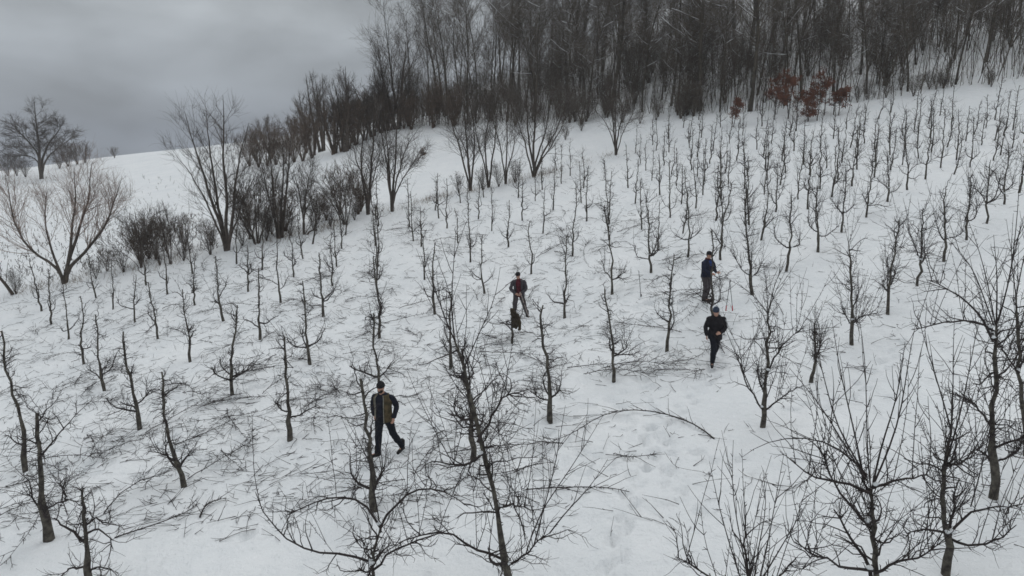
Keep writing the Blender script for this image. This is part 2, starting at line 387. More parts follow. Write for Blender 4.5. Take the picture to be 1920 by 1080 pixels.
        if detail > .7:
            nb_ = 12; ib = np.repeat(np.arange(ks), nb_); s, tg = pick(SH, ib, rg.uniform(.05, .95, len(ib)))
            d = side_dir(tg, rg, rg.uniform(.8, 1.3, len(ib)))
            cr.add(grow(s, d, rg.uniform(.02, .07, len(ib)), 2, .0, 0, rg), taper(np.full(len(ib), .0055 * fat), .003 * fat, 2), 3)
            ib = np.repeat(np.arange(len(LP)), 18); s, tg = pick(LP, ib, rg.uniform(.05, .95, len(ib)))
            d = side_dir(tg, rg, rg.uniform(.8, 1.3, len(ib))); Gb = grow(s, d, rg.uniform(.03, .09, len(ib)), 2, 0, 0, rg)
            for i in range(len(LP)): kk = ib == i; gl[i].add(Gb[kk], taper(np.full(kk.sum(), .007 * fat), .004 * fat, 2), 3)
    parts += [('limb', g) for g in gl]
    parts.append(('crown', cr))
    return parts, snow

def place_fruit(rg, base, trunk_rel, u, label, group, near=True, **kw):
    parts, snow = fruit_tree(rg, trunk_rel, u, **kw)
    r = root('fruit_tree', base, label, 'tree', group)
    if near:
        for nm, g in parts: ob(nm, g.mesh(nm, M['bark'] if nm == 'trunk' else M['twig']), r)
        if u >= .25:
            for sn in snow[::2]: ob('snow_cap', blob_mesh('snow_cap', [sn], M['snow'], rg), r)
    else:
        cr = Geo()
        for nm, g in parts:
            if nm == 'trunk': ob('trunk', g.mesh('trunk', M['bark']), r)
            else:
                for key, L in g.b.items(): cr.b.setdefault(key, []).extend(L)
        ob('crown', cr.mesh('crown', M['twig']), r)
    return r
def trunk_to(base, tx, ty, rg, dy=.1):
    """path from the foot to the top seen at pixel (tx, ty), standing in its own upright plane"""
    top = at(tx, ty, base[1]) - base; top[1] += rg.normal(0, dy)
    mid = top * .4 + np.array([rg.normal(0, .05) - .12 * top[0], rg.normal(0, .04), 0])
    return np.array([[0, 0, 0], mid, top * .72 + np.array([rg.normal(0, .05), 0, 0]), top])
def pix_path(pts, base, dys):
    """pixel path turned into a path in space; dys: how far in front of / behind the foot each point is"""
    n = len(pts); dy = np.interp(np.linspace(0, 1, n), np.linspace(0, 1, len(dys)), dys)
    return np.array([at(px, py, base[1] + dy[i]) - base for i, (px, py) in enumerate(pts)])

ORD = ['first','second','third','fourth','fifth','sixth','seventh','eighth','ninth','tenth','eleventh','twelfth','thirteenth','fourteenth','fifteenth','sixteenth','seventeenth','eighteenth','nineteenth','twentieth','twenty-first']
# rows as they run up the slope to the right: (foot x, foot y, top x, top y, unpruned)
ROWS = {
 'B': ('the tall row right of the standing workers', [(1521,712,1524,600,.5),(1598,644,1592,455,.9),(1665,587,1690,415,.85),(1720,534,1727,390,.8),(1770,489,1774,350,.7),(1813,448,1822,325,.75),(1850,417,1860,300,.6),(1883,383,1889,268,.6),(1911,359,1917,250,.6)]),
 'C': ('the row starting before the walking man', [(702,957,677,708,.12),(887,860,866,655,.22),(1031,783,1018,572,.08),(1151,710,1135,543,.10),(1251,652,1265,478,.10),(1337,607,1334,430,.12),(1412,548,1396,370,.75),(1474,505,1482,365,.6),(1534,470,1535,345,.85),(1578,435,1585,318,.6),(1624,407,1634,290,.6),(1664,379,1660,282,.5),(1702,357,1697,255,.7),(1735,337,1748,225,.6),(1764,314,1775,205,.5),(1794,298,1796,205,.5)]),
 'D': ('the row just behind the walking man', [(345,908,303,698,.03),(543,824,534,632,.08),(712,762,700,588,.10),(845,692,843,548,.12),(1059,593,1063,440,.22),(1148,548,1134,385,.4),(1221,508,1213,372,.6),(1290,478,1282,318,.4),(1352,447,1346,310,.35),(1405,420,1398,310,.5),(1454,396,1456,305,.5),(1497,374,1505,285,.4),(1538,356,1540,262,.6),(1570,337,1572,240,.4),(1607,319,1610,235,.4),(1641,304,1648,232,.4),(1669,290,1672,190,.4),(1697,279,1699,205,.4),(1720,269,1728,185,.4),(1743,259,1748,190,.4),(1785,244,1788,160,.4)]),
 'E': ('the row above the gnarled corner tree', [(46,876,0,622,.05),(261,798,235,620,.05),(435,735,446,572,.05),(581,680,568,526,.04),(711,632,700,480,.12),(815,588,816,455,.08),(909,549,905,440,.05),(996,513,994,414,.05),(1073,481,1080,345,.15),(1142,450,1133,300,.3),(1203,428,1202,335,.2),(1257,407,1256,300,.3),(1305,389,1302,300,.3),(1352,372,1350,285,.3),(1396,354,1394,265,.4),(1437,339,1440,262,.3),(1473,325,1470,245,.3),(1507,309,1512,225,.3)]),
 'F': ('the third row below the left hedge', [(196,730,180,590,.03),(356,674,337,545,.04),(487,632,484,503,.04),(606,590,599,473,.04),(709,548,704,385,.2),(796,523,788,415,.10),(882,492,878,385,.08),(953,465,955,375,.05),(1018,439,1022,350,.05)]),
 'G': ('the second row below the left hedge', [(157,682,148,556,.03),(296,634,281,528,.05),(419,598,405,480,.05),(526,564,518,450,.04),(623,532,619,438,.04),(709,497,707,375,.10),(790,462,787,390,.08)]),
 'H': ('the row nearest below the left hedge', [(128,637,118,535,.03),(253,604,257,514,.08),(366,572,366,475,.04),(465,545,462,460,.04),(550,517,543,440,.04),(631,497,627,412,.04),(704,460,697,365,.10)]),
}
NAMED = []
for rk, (desc, L) in ROWS.items():
    for i, (bx, by, tx, ty, u) in enumerate(L):
        rg = np.random.default_rng(1000 + ord(rk) * 50 + i); b = hit(bx, by)
        near = b[1] < 33; NAMED.append((b, f'{ORD[i]} tree of {desc}'))
        look = 'pruned bare fruit tree' if u < .2 else ('half pruned fruit tree' if u < .45 else 'unpruned long shooted tree')
        place_fruit(rg, b, trunk_to(b, tx, ty, rg), u, f'{look}, {ORD[i]} up {desc}', 'fruit trees planted in rows', near,
                    wide=1.0 if b[1] < 30 else .75, detail=1.0 if b[1] < 24 else (.8 if near else .6), fat=1.0 if b[1] < 28 else .85,
                    r0=.060 if by > 780 else rg.uniform(.042, .053))

# foreground trees, traced limb by limb
def fore(px, py, trunk, u, label, limbs=(), leaders=(), ns=14, seed=0, r0=.08, dy=(0, .1)):
    b = hit(px, py); rg = np.random.default_rng(500 + seed)
    T = pix_path([(px, py)] + trunk, b, dy)
    LB = [pix_path(p, b, d) for p, d in limbs]; LD = [pix_path(p, b, d) for p, d in leaders]
    return place_fruit(rg, b, T, u, label, 'fruit trees planted in rows', True, limbs=LB or None, leaders=LD or None, nshoot=ns, r0=r0)
fore(697,1125,[(699,1060),(703,1020),(713,989)],.6,'forked young tree with two arching limbs at the bottom edge left of centre',
     [([(713,989),(690,950),(670,931),(636,926),(600,935),(570,952),(540,965)],(0,-.3)),([(713,989),(728,965),(745,940),(770,915),(796,907),(830,915),(875,948)],(0,.3)),
      ([(701,1055),(680,1045),(640,1035),(590,1040),(550,1030),(515,995),(480,925)],(0,.5)),([(698,1070),(740,1030),(800,1010),(850,990)],(0,-.4))],
     [([(713,989),(705,940),(690,860),(680,800)],(0,.1))],16,1,.042)
fore(962,1130,[(949,1065),(934,947),(927,887),(897,843),(886,754),(867,680),(853,640)],.9,'tall leaning tree with dense upright shoots at the bottom edge, centre',
     [([(949,1062),(975,1050),(1000,1025),(1030,1000)],(0,-.3)),([(945,1050),(900,1040),(860,1000),(800,990),(730,1030)],(0,-.5)),([(935,955),(960,945),(985,950)],(0,.3)),
      ([(895,830),(915,800),(940,740),(990,730)],(0,.4)),([(905,850),(860,880),(830,860),(800,870)],(0,.2))],
     [([(853,640),(835,600),(815,540),(800,490)],(0,.2)),([(853,640),(845,580),(850,500),(855,430)],(0,-.2)),([(1000,1025),(1020,950),(1040,880),(1060,760)],(-.3,.0)),
      ([(985,1040),(1010,960),(1070,880),(1130,780)],(-.3,-.5)),([(1030,1000),(1060,960),(1110,910),(1140,860)],(-.3,-.2)),([(870,690),(900,620),(930,560),(938,500)],(0,.3))],48,2,.060)
fore(1648,1165,[(1640,1080),(1639,1013),(1632,917)],.9,'large unpruned tree with tall fan of leaders at the bottom edge, right of centre',
     [([(1630,985),(1590,950),(1560,900),(1545,850)],(0,.2)),([(1640,1075),(1690,1050),(1730,1045),(1760,1020)],(0,-.3)),([(1636,1070),(1580,1065),(1520,1035),(1490,1010)],(0,-.3)),
      ([(1632,925),(1590,905),(1530,900),(1480,860)],(0,.4)),([(1634,915),(1690,900),(1740,890)],(0,-.3))],
     [([(1632,915),(1626,860),(1624,760),(1624,680),(1610,590)],(0,.1)),([(1636,912),(1660,860),(1690,780),(1700,690),(1718,600)],(0,.2)),([(1636,912),(1650,840),(1685,740),(1697,640)],(0,-.3)),
      ([(1628,905),(1580,830),(1540,760),(1480,690)],(0,-.2)),([(1625,895),(1590,840),(1560,780),(1545,700),(1520,630)],(0,.3)),([(1625,890),(1570,830),(1500,815),(1420,830),(1390,858)],(0,.5)),
      ([(1634,1000),(1590,930),(1560,850),(1540,800)],(0,-.3)),([(1620,900),(1600,800),(1575,700),(1560,600)],(0,.6))],46,3,.060)
fore(1774,1071,[(1780,1006),(1772,985),(1767,940),(1767,872),(1784,810)],.9,'crooked tree with forked snowy crotch at the lower right',
     [([(1780,1006),(1800,985),(1820,950),(1870,955),(1915,945)],(0,.1)),([(1782,1010),(1820,1030),(1870,1015),(1905,985)],(0,-.3)),([(1778,1005),(1740,990),(1700,1000)],(0,-.2)),([(1767,875),(1800,870),(1830,850)],(0,.3))],
     [([(1784,810),(1787,740),(1787,650),(1790,590)],(0,.2)),([(1784,810),(1765,740),(1740,660),(1720,590)],(0,-.1)),([(1820,950),(1840,880),(1860,790),(1865,700)],(0,-.2)),([(1770,880),(1800,780),(1820,680),(1835,600)],(0,.4))],36,4,.055)
fore(1863,928,[(1862,860),(1855,800),(1862,720),(1868,609)],.9,'stout tree with thick bare trunk and snow lump near the right edge',
     [([(1860,865),(1890,860),(1910,845),(1920,820)],(0,-.2)),([(1856,865),(1835,840),(1820,850)],(0,.2)),([(1862,620),(1820,600),(1760,605),(1710,618)],(0,.3)),([(1858,795),(1830,760),(1790,735)],(0,-.2)),([(1862,640),(1840,590),(1790,545),(1740,525)],(0,-.3))],
     [([(1868,609),(1870,520),(1863,440)],(0,.1)),([(1868,609),(1890,540),(1905,450),(1925,390)],(0,.2)),([(1866,609),(1850,520),(1830,450),(1810,400)],(0,-.2)),([(1872,600),(1895,520),(1908,400),(1912,330)],(0,-.4)),([(1864,612),(1845,560),(1825,500),(1770,440)],(0,.4))],44,5,.066)
fore(1928,850,[(1916,754),(1911,694),(1905,557)],.9,'unpruned tree cut by the right edge, with snow in its fork',
     [([(1912,700),(1890,670),(1870,640)],(0,.2)),([(1911,690),(1935,650),(1960,620)],(0,0))],
     [([(1905,557),(1895,480),(1900,400)],(0,.2)),([(1905,557),(1920,480),(1940,400)],(0,0))],30,6,.055)
fore(1415,1240,[(1412,1190),(1408,1120)],.95,'low tree of which only upright shoots show at the bottom edge right of centre',
     [([(1412,1150),(1370,1110),(1330,1085),(1270,1045)],(0,.2)),([(1408,1130),(1450,1090),(1490,1050)],(0,.1))],
     [([(1408,1120),(1390,1020),(1370,920),(1375,825)],(0,.2)),([(1400,1120),(1370,1030),(1345,940),(1330,865)],(0,.1)),([(1415,1120),(1440,1020),(1455,930),(1470,850)],(0,-.1)),([(1410,1120),(1420,1030),(1440,950),(1430,880)],(0,.3)),
      ([(1420,1100),(1480,1000),(1520,930)],(0,.2)),([(1410,1120),(1400,1000),(1390,930)],(0,.5))],18,7,.042)
fore(1430,797,[(1430,765),(1438,690),(1441,583)],.75,'unpruned tree with low snowy fork standing alone right of the bearded worker',
     [([(1430,768),(1410,735),(1395,715),(1385,650)],(0,-.1)),([(1434,770),(1465,745),(1495,725)],(0,-.1)),([(1438,700),(1470,640),(1510,610)],(0,.2))],
     [([(1441,583),(1452,550),(1474,505)],(0,.1)),([(1441,583),(1450,540),(1470,490)],(0,-.2)),([(1441,590),(1420,560),(1395,540),(1360,520)],(0,0)),([(1410,735),(1390,690),(1370,640),(1345,580)],(0,.1)),([(1432,760),(1455,700),(1470,640)],(0,.2))],34,8,.052)
# far left foreground
fore(91,1008,[(80,940),(72,860),(69,775)],.1,'thick gnarled tree with blackened cut top at the lower left',
     [([(83,955),(110,945),(125,930),(150,948)],(0,-.1)),([(125,940),(112,905)],(0,0)),([(80,960),(55,925),(60,900),(40,890)],(0,.1)),([(72,860),(95,835),(120,800),(150,770)],(0,.3)),([(70,790),(80,780),(85,770)],(0,0))],(),0,9,.088)
fore(166,1095,[(163,1020),(157,960),(154,918)],.05,'slim stub topped tree cut by the bottom edge at lower left',
     [([(163,1000),(185,990),(205,1005),(212,1030)],(0,-.1)),([(160,985),(180,970),(200,985)],(0,.1)),([(164,1060),(130,1065),(110,1085)],(0,.1)),([(165,1075),(175,1062),(210,1068)],(0,0))],(),0,10,.062)
# tree stub that carries the coat
bst = hit(960,639); rg = np.random.default_rng(77)
place_fruit(rg, bst, pix_path([(960,639),(960,610),(965,585),(962,578)], bst, (0, .05)), .05, 'short stubby tree carrying the hung olive coat', 'fruit trees planted in rows', True,
            limbs=[pix_path([(960,620),(945,602),(930,610),(905,600)], bst, (0, .1)), pix_path([(961,615),(975,600),(985,560)], bst, (0, .3))], leaders=None, r0=.05)

# the rest of the rows: shapes shared between trees
EXTRA = [(569,484),(586,456),(641,465),(648,440),(709,423),(767,425),(775,451),(823,409),(838,428),(816,394),(859,455),(878,394),(897,411),(863,381),
 (491,506),(444,495),(361,515),(97,608),(212,581),(314,552),(77,582),(180,558),(274,535),(922,433),(980,414),(1037,394),(1004,377),(972,370),(907,370),(1017,356),(1053,344),(1044,320),(1069,330),
 (1090,380),(1094,353),(1191,381),(1178,352),(1237,365),(1222,339),(1211,320),(1201,307),(1259,326),(1244,311),(1230,283),(1252,261),(1296,319),(1293,278),(1315,259),(1321,339),(1307,294),(1331,307),(1337,281),(1359,324),
 (1431,293),(1419,280),(1446,269),(1489,283),(1493,246),(1594,278),(1621,269),(1587,243),(1840,272),(1865,263),(1881,255),(1899,244),(1142,405),(1100,415)]
pts = [hit(*q) for q in EXTRA]
allb = [np.array(o.location) for o in bpy.data.objects if o.name.startswith('fruit_tree')] + pts
e1 = np.array([.742, .670]); e2 = np.array([-.670, .742])
fe_px = [(640,250),(720,240),(830,234),(950,230),(1080,226),(1200,212),(1290,212),(1400,212),(1500,198),(1600,190),(1700,176),(1800,160),(1900,146),(1990,132)]
FE = np.array([hit(*q) for q in fe_px]); FE = FE[np.argsort(FE[:, 0])]
def edge_y(x): return np.interp(x, FE[:, 0], FE[:, 1])
hedge_px = [(0,550),(120,530),(420,470),(700,400),(900,355),(1000,332),(1150,290),(1290,225)]
HE = np.array([hit(*q) for q in hedge_px])
def hedge_y(x): return np.interp(x, HE[:, 0], HE[:, 1])
fill = []
for off in np.arange(7.7, 52, 3.5):
    for s_ in np.arange(-5, 60, 2.3):
        p = e1 * (s_ + rng.normal(0, .15)) + e2 * (off + rng.normal(0, .15))
        if p[1] < 27 or p[1] > edge_y(p[0]) - 2.2 or (p[0] < HE[-1, 0] and p[1] > hedge_y(p[0]) - 1.0): continue
        q = on(*p); px, py = proj(q)
        if not (-40 < px < 1980): continue
        if px < 1180 and py > 300: continue
        if min(np.hypot(*(q - b)[:2]) for b in allb) < 1.35: continue
        fill.append(q); allb.append(q)
variants = []
for k in range(30):
    rg = np.random.default_rng(300 + k); u = [.02, .05, .08, .14, .22, .32][k % 6]
    h = rg.uniform(2.0, 2.7); le = rg.normal(-.06, .08)
    parts, _ = fruit_tree(rg, np.array([[0, 0, 0], [le * .3 + rg.normal(0, .06), rg.normal(0, .05), h * .4], [le * .8 + rg.normal(0, .05), 0, h * .75], [le, 0, h]]), u, detail=.5, r0=.045, fat=.85, wide=.7)
    t = parts[0][1].mesh('trunk', M['bark']); cr = Geo()
    for nm, g in parts[1:]:
        for key, L in g.b.items(): cr.b.setdefault(key, []).extend(L)
    variants.append((u, t, cr.mesh('crown', M['twig'])))
for k, q in enumerate(pts + fill):
    px, py = proj(q)
    unp = 3 if (px > 1350 and rng.random() < .7) or rng.random() < .2 else 0
    v = variants[int(rng.integers(0, 5)) * 6 + unp + int(rng.integers(0, 3))]
    look = 'bushier half pruned' if unp else 'slim pruned'
    where = ('near the hedge foot at the left' if px < 400 else 'near the hedge left of the two tall clustered trees' if px < 620 else 'below the two tall clustered hedge trees' if px < 840 else
             'below the vase shaped hedge tree' if px < 1080 else ('high up' if py < 300 else 'low down') + ' between the hedge top and the red saplings' if px < 1400 else
             ('close under' if py < 245 else 'some rows below') + ' the red leaved saplings' if px < 1620 else ('in the topmost rows' if py < 235 else 'lower down') + ' below the snowy wood at right')
    lab = f'{look} fruit tree {where}'
    r = root('fruit_tree', q, lab, 'tree', 'fruit trees planted in rows')
    r.rotation_euler = (rng.normal(0, .03), rng.normal(-.02, .04), rng.uniform(0, 6.28)); s_ = rng.uniform(.85, 1.15); r.scale = (s_, s_, s_)
    ob('trunk', v[1], r); ob('crown', v[2], r)

for o in list(bpy.data.objects):
    if o.name.startswith('fruit_tree') and o.location.y < 34: dent(o.location.x, o.location.y, .24, .22, 0, .07, .5)
lay_ground()
# ------------------------------------------------------------------ bigger trees
def big_tree(rg, h, r0, stems=1, spread=.15, low=.3, nbr=30, blen=.32, up=.06, wig=.10, ntw=7, nt2=4, ang=(.5, 1.0), stem_paths=None, tw_len=(.1, .28), fat=1.0, bend=.03, top=.45):
    tr = Geo(); cr = Geo(); n = 14
    if stem_paths is not None:
        SP = np.array([smooth_path(p, n) for p in stem_paths]); hs = SP[:, -1, 2] - SP[:, 0, 2]; k = len(SP)
        SP[:, 1:] += np.cumsum(rg.normal(0, .034 * h / 8, (k, n - 1, 3)), axis=1)
    else:
        k = stems; a = rg.uniform(0, 6.28) + np.arange(k) * 6.28 / k + rg.normal(0, .3, k); l = np.abs(rg.normal(spread, spread * .4, k)) if k > 1 else np.array([rg.normal(0, .03)])
        hs = h * rg.uniform(.75, 1.0, k) if k > 1 else np.array([h])
        D = np.stack([np.cos(a) * np.sin(l), np.sin(a) * np.sin(l), np.cos(l)], 1)
        S0 = np.stack([np.cos(a), np.sin(a), 0 * a], 1) * (r0 * 1.3 if k > 1 else 0)
        SP = grow(S0, D, hs, n, bend, .02 if k > 1 else .01, rg)
    SP[:, 0, 2] -= .3
    f = np.linspace(0, 1, n); rr = r0 * (hs / hs.max()) * rg.uniform(.7, 1, k)
    SR = rr[:, None] * np.interp(f, [0, .06, .5, 1], [1.3, 1, .62, .1])[None]
    tr.add(SP, SR, 8)
    idx = rg.integers(0, k, nbr * k) if k > 1 else np.zeros(nbr, int)
    t = low + (1 - low) * rg.random(len(idx)) ** 1.1 * (.98 if k == 1 else .82)
    s, tg = pick(SP, idx, t); d = side_dir(tg, rg, rg.uniform(*ang, len(idx)))
    d[:, 2] = np.maximum(d[:, 2], -.05)
    L = h * blen * (1.08 - (t - low) / (1 - low) * (1 - top)) * rg.uniform(.6, 1.15, len(idx))
    B = grow(s, d, L, 8, wig, up, rg); rb = np.interp(t, [0, 1], [1, .25]) * rr[idx] * .33
    cr.add(B, taper(np.maximum(rb, .012 * fat), .008 * fat, 8), 4)
    i2 = np.repeat(np.arange(len(B)), ntw); t2 = rg.uniform(.15, 1, len(i2)); s, tg = pick(B, i2, t2)
    d = side_dir(tg, rg, rg.uniform(.4, .9, len(i2))); L2 = L[i2] * rg.uniform(.25, .6, len(i2)) * (1.2 - .6 * t2)
    T2 = grow(s, d, L2, 5, wig, up, rg); cr.add(T2, taper(np.full(len(i2), .012 * fat), .006 * fat, 5), 3)
    i3 = np.repeat(np.arange(len(T2)), nt2); t3 = rg.uniform(.1, 1, len(i3)); s, tg = pick(T2, i3, t3)
    d = side_dir(tg, rg, rg.uniform(.3, .9, len(i3)))
    T3 = grow(s, d, h * rg.uniform(tw_len[0], tw_len[1], len(i3)) * .28, 3, wig * 1.3, up, rg)
    cr.add(T3, taper(np.full(len(i3), .0075 * fat), .004 * fat, 3), 3)
    big_tree.B = B
    return tr, cr, T3
def stand(name, base, tr, cr, label, cat, group=None, mt='hedge_bark', mc='hedge_bark', yaw=0):
    r = root(name, base, label, cat, group)
    ob('trunk', tr.mesh('trunk', M[mt]), r); ob('crown', cr.mesh('crown', M[mc]), r); r.rotation_euler.z = yaw
    return r

# ---- wood on the hill
fvar = []
for k in range(20):
    rg = np.random.default_rng(700 + k); an_, up_, nt_f = (.5, 1.2), .055, 3
    if k < 4: a_ = dict(h=rg.uniform(18, 22), r0=rg.uniform(.19, .27), low=.28, nbr=46, blen=.24)
    elif k < 10: a_ = dict(h=rg.uniform(13, 18), r0=rg.uniform(.08, .125), low=.26, nbr=36, blen=.23)
    elif k > 14: a_ = dict(h=rg.uniform(12, 17), r0=rg.uniform(.12, .19), low=.32, nbr=30, blen=.36, stems=1, spread=.07); an_, up_, nt_f = (.45, .95), .05, 4
    else: a_ = dict(h=rg.uniform(7, 11), r0=rg.uniform(.05, .075), low=.18, nbr=16, blen=.26, stems=int(rg.integers(1, 4)), spread=.10)
    tr, cr, _ = big_tree(rg, up=up_, wig=.09, ntw=7, nt2=nt_f, ang=an_, fat=1.15, bend=.05, tw_len=(.14, .36), **a_)
    B = big_tree.B; sg_ = Geo(); dz = np.abs(B[:, -1, 2] - B[:, 0, 2]) / np.linalg.norm(B[:, -1] - B[:, 0], axis=1); ok = np.unique(np.r_[np.argsort(dz)[:4], np.where((dz < .6) & (rg.random(len(B)) < .9))[0]])
    for i in ok:
        for _ in range(3):
            i0 = int(rg.integers(0, 5)); seg = B[i, i0:i0 + 3] + [0, 0, .028]; sg_.add(seg[None], np.array([[.012, rg.uniform(.016, .030), .008]]), 4)
    fvar.append((tr.mesh('trunk', M['forest_bark']), cr.mesh('crown', M['forest_twig']), sg_.mesh('snow_load', M['snow'])))
spots = []
cand = []
for _ in range(12000):
    x = rng.uniform(-24, 78); d = rng.random() ** 1.25 * 70
    cand.append((x, edge_y(x) + d + .5, d))
cand.sort(key=lambda c: c[2])
cq = np.array([(x, y, 0) for x, y, d in cand]); cq[:, 2] = H(cq[:, 0], cq[:, 1]); cpx, cpy = proj(cq)
for (x, y, d), px, py in zip(cand, cpx, cpy):
    if not (690 < px < 2050) or py > 300: continue
    mind = np.interp(px, [700, 960, 1050, 1300, 1550, 1920], [4.4, 3.6, 2.5, 2.4, 2.8, 3.0]) + d * .014
    if px < 762 or (px < 960 and d > np.interp(px, [762, 960], [12, 45])): continue
    if any((x - a) ** 2 + (y - b) ** 2 < mind * mind for a, b, _ in spots): continue
    spots.append((x, y, d))
    if len(spots) >= 294: break
spots += [(q[0], q[1], .4 + .01 * i) for i, q in enumerate(hits([(716,243),(738,240),(752,236)]))]

for x, y, d in spots:
    q = on(x, y); px, py = proj(q)
    c_ = rng.random(); kk = int(rng.integers(0, 4)) if c_ < .10 else int(rng.integers(4, 10)) if c_ < .52 else int(rng.integers(10, 15))
    if px < 990 and c_ < .75: kk = int(rng.integers(15, 20))
    t, c, sn = fvar[kk]
    look = 'thick trunked tall tree' if kk < 4 else 'slender tall tree' if kk < 10 else 'fan crowned tree' if kk > 14 else 'thin young tree'
    dep = 'at the wood front' if d < 5 else 'inside the wood' if d < 22 else 'deep inside the wood'
    where = ('near its left corner' if px < 830 else 'above the leaning hedge trees' if px < 960 else 'above the vase shaped hedge tree' if px < 1100 else "above the hedge's top end" if px < 1280 else
             'left of the red saplings' if px < 1440 else 'behind the red leaved saplings' if px < 1600 else 'right of the red saplings' if px < 1760 else 'near the right edge')
    r = root('forest_tree', q, f'{look} {dep}, {where}', 'tree', 'trees of the wood on the hill')
    s_ = rng.uniform(.8, 1.1) * np.interp(px, [700, 770], [.45, 1]); r.scale = (s_, s_, s_); r.rotation_euler = (rng.normal(0, .06), rng.normal(0, .06), rng.uniform(0, 6.28))
    ob('trunk', t, r); cc = ob('crown', c, r); ob('snow_load', sn, cc)['kind'] = 'stuff'
# ---- undergrowth of the wood: thin stems nobody could count
def thicket(name, P0, hlo, hhi, seed, m, label, fat=1.0, ntw=5, lean=.18):
    rg = np.random.default_rng(seed); k = len(P0); g = Geo()
    a = rg.uniform(0, 6.28, k); l = np.abs(rg.normal(0, lean, k)); D = np.stack([np.cos(a) * np.sin(l), np.sin(a) * np.sin(l), np.cos(l)], 1)
    L = rg.uniform(hlo, hhi, k); S = P0.copy(); S[:, 2] -= .15
    P = grow(S, D, L, 6, .09, .02, rg); g.add(P, taper(L * .0055 * fat, .005 * fat, 6), 3)
    i2 = np.repeat(np.arange(k), ntw); s, tg = pick(P, i2, rg.uniform(.2, 1, len(i2))); d = side_dir(tg, rg, rg.uniform(.4, 1.0, len(i2)))
    T = grow(s, d, L[i2] * rg.uniform(.12, .4, len(i2)), 4, .14, .05, rg); g.add(T, taper(np.full(len(i2), .008 * fat), .004 * fat, 4), 3)
    o = ob(name, g.mesh(name, M[m])); return tag(o, label, name.replace('_', ' '), None, 'stuff')
U0 = []
while len(U0) < 4100:
    x = rng.uniform(-22, 70); d = rng.random() ** 1.6 * 55 - .5; y = edge_y(x) + d; q = on(x, y); px, py = proj(q)
    if 745 < px < 1990 and (px > 960 or d < 24) and rng.random() < np.interp(px, [1250, 1500], [1, .75]): U0.append(q)
thicket('undergrowth', np.array(U0), 1.0, 8.0, 21, 'forest_twig', 'thin saplings and brush filling the wood between the trunks', .85)

# ---- hedge trees along the orchard edge
def hedge(px, py, h, label, **kw):
    b = hit(px, py); rg = np.random.default_rng(int(px * 7 + py)); mc = kw.pop('mc', 'hedge_bark'); paths = kw.pop('paths', None); cat = kw.pop('cat', 'tree'); nm = kw.pop('name', 'hedge_tree')
    if paths: kw['stem_paths'] = [pix_path([(px, py)] + p, b, d) for p, d in paths]
    kw.setdefault('fat', .56); kw['nbr'] = int(kw['nbr'] * 1.35); kw['r0'] = kw.get('r0', .12) * .72; kw['ntw'] = min(kw.get('ntw', 7), 6); kw['nt2'] = min(kw.get('nt2', 4), 3)
    tr, cr, T3 = big_tree(rg, h, kw.pop('r0', .12), **kw)
    return stand(nm, b, tr, cr, label, cat, 'bare trees of the hedge and field edge', mc=mc), b, T3
W_ = dict(up=.07, wig=.13, ang=(.35, .95), low=.28, tw_len=(.15, .4))
hedge(120,530,7.0,'wide low forked willow with pale pinkish twigs at the left', r0=.19, mc='willow_twig', nbr=19, blen=.34, ntw=6, nt2=3, up=.10, wig=.11, ang=(.3, .9), low=.32, tw_len=(.2, .5), fat=.55,
      paths=[([(118,512),(95,495),(60,480),(35,445),(15,400),(8,330)],(0,-1)),([(124,508),(150,480),(180,450),(205,405),(225,335)],(0,1)),([(120,510),(128,480),(132,420),(140,360),(135,310)],(0,.5)),([(122,510),(135,470),(150,420),(165,370),(172,300)],(0,1.5)),([(118,512),(100,480),(85,420),(95,350)],(0,2))])
hedge(264,503,4.2,'tangled leaning bush left of the tall multi stemmed tree', cat='bush', r0=.07, nbr=9, blen=.3, **{**W_, 'low': .2},
      paths=[([(235,478),(200,460),(185,452)],(0,-.5)),([(262,470),(255,420),(250,385)],(0,.3)),([(268,470),(275,430),(285,390)],(0,.6)),([(262,480),(240,430),(225,400)],(0,1)),([(270,480),(295,440),(310,415)],(0,.3)),([(266,480),(270,440),(268,400)],(0,-.5))])
hedge(320,497,4.0,'single thin sapling between the bush and the tall multi stemmed tree', r0=.06, stems=2, spread=.12, nbr=14, blen=.35, **W_)
hedge(425,472,8.6,'tall multi stemmed tree with fanned branches at the left hedge', r0=.15, nbr=11, blen=.27, ntw=7, nt2=4, **W_,
      paths=[([(405,420),(375,370),(345,320),(310,280)],(0,-.5)),([(412,420),(385,340),(365,260),(350,205)],(0,.5)),([(420,410),(408,330),(402,260),(398,200)],(0,1)),([(428,410),(425,330),(422,250),(420,190)],(0,0)),([(432,420),(438,350),(450,280),(462,225)],(0,-.6)),([(436,440),(452,390),(470,340),(490,300)],(0,.4))])
hedge(482,458,4.6,'dark tangled bush right of the tall multi stemmed tree', cat='bush', r0=.07, stems=6, spread=.35, nbr=9, blen=.35, **{**W_, 'low': .15})
hedge(524,447,6.4,'many stemmed tree with tangled crown in front of the brown thicket', r0=.11, stems=5, spread=.16, nbr=11, blen=.26, **W_)
hedge(570,440,6.0,'upright two stemmed tree with a slanting trunk beside it', r0=.10, nbr=14, blen=.25, **W_, paths=[([(572,400),(580,350),(590,300)],(0,.3)),([(568,400),(560,350),(552,310)],(0,.3)),([(585,415),(560,390),(545,375)],(0,1)),([(598,425),(590,400),(580,370),(575,330)],(0,.6))])
hedge(648,420,3.6,'low bush at the hedge foot left of the two tall bare trees', cat='bush', r0=.05, stems=7, spread=.35, nbr=7, blen=.4, **{**W_, 'low': .15})
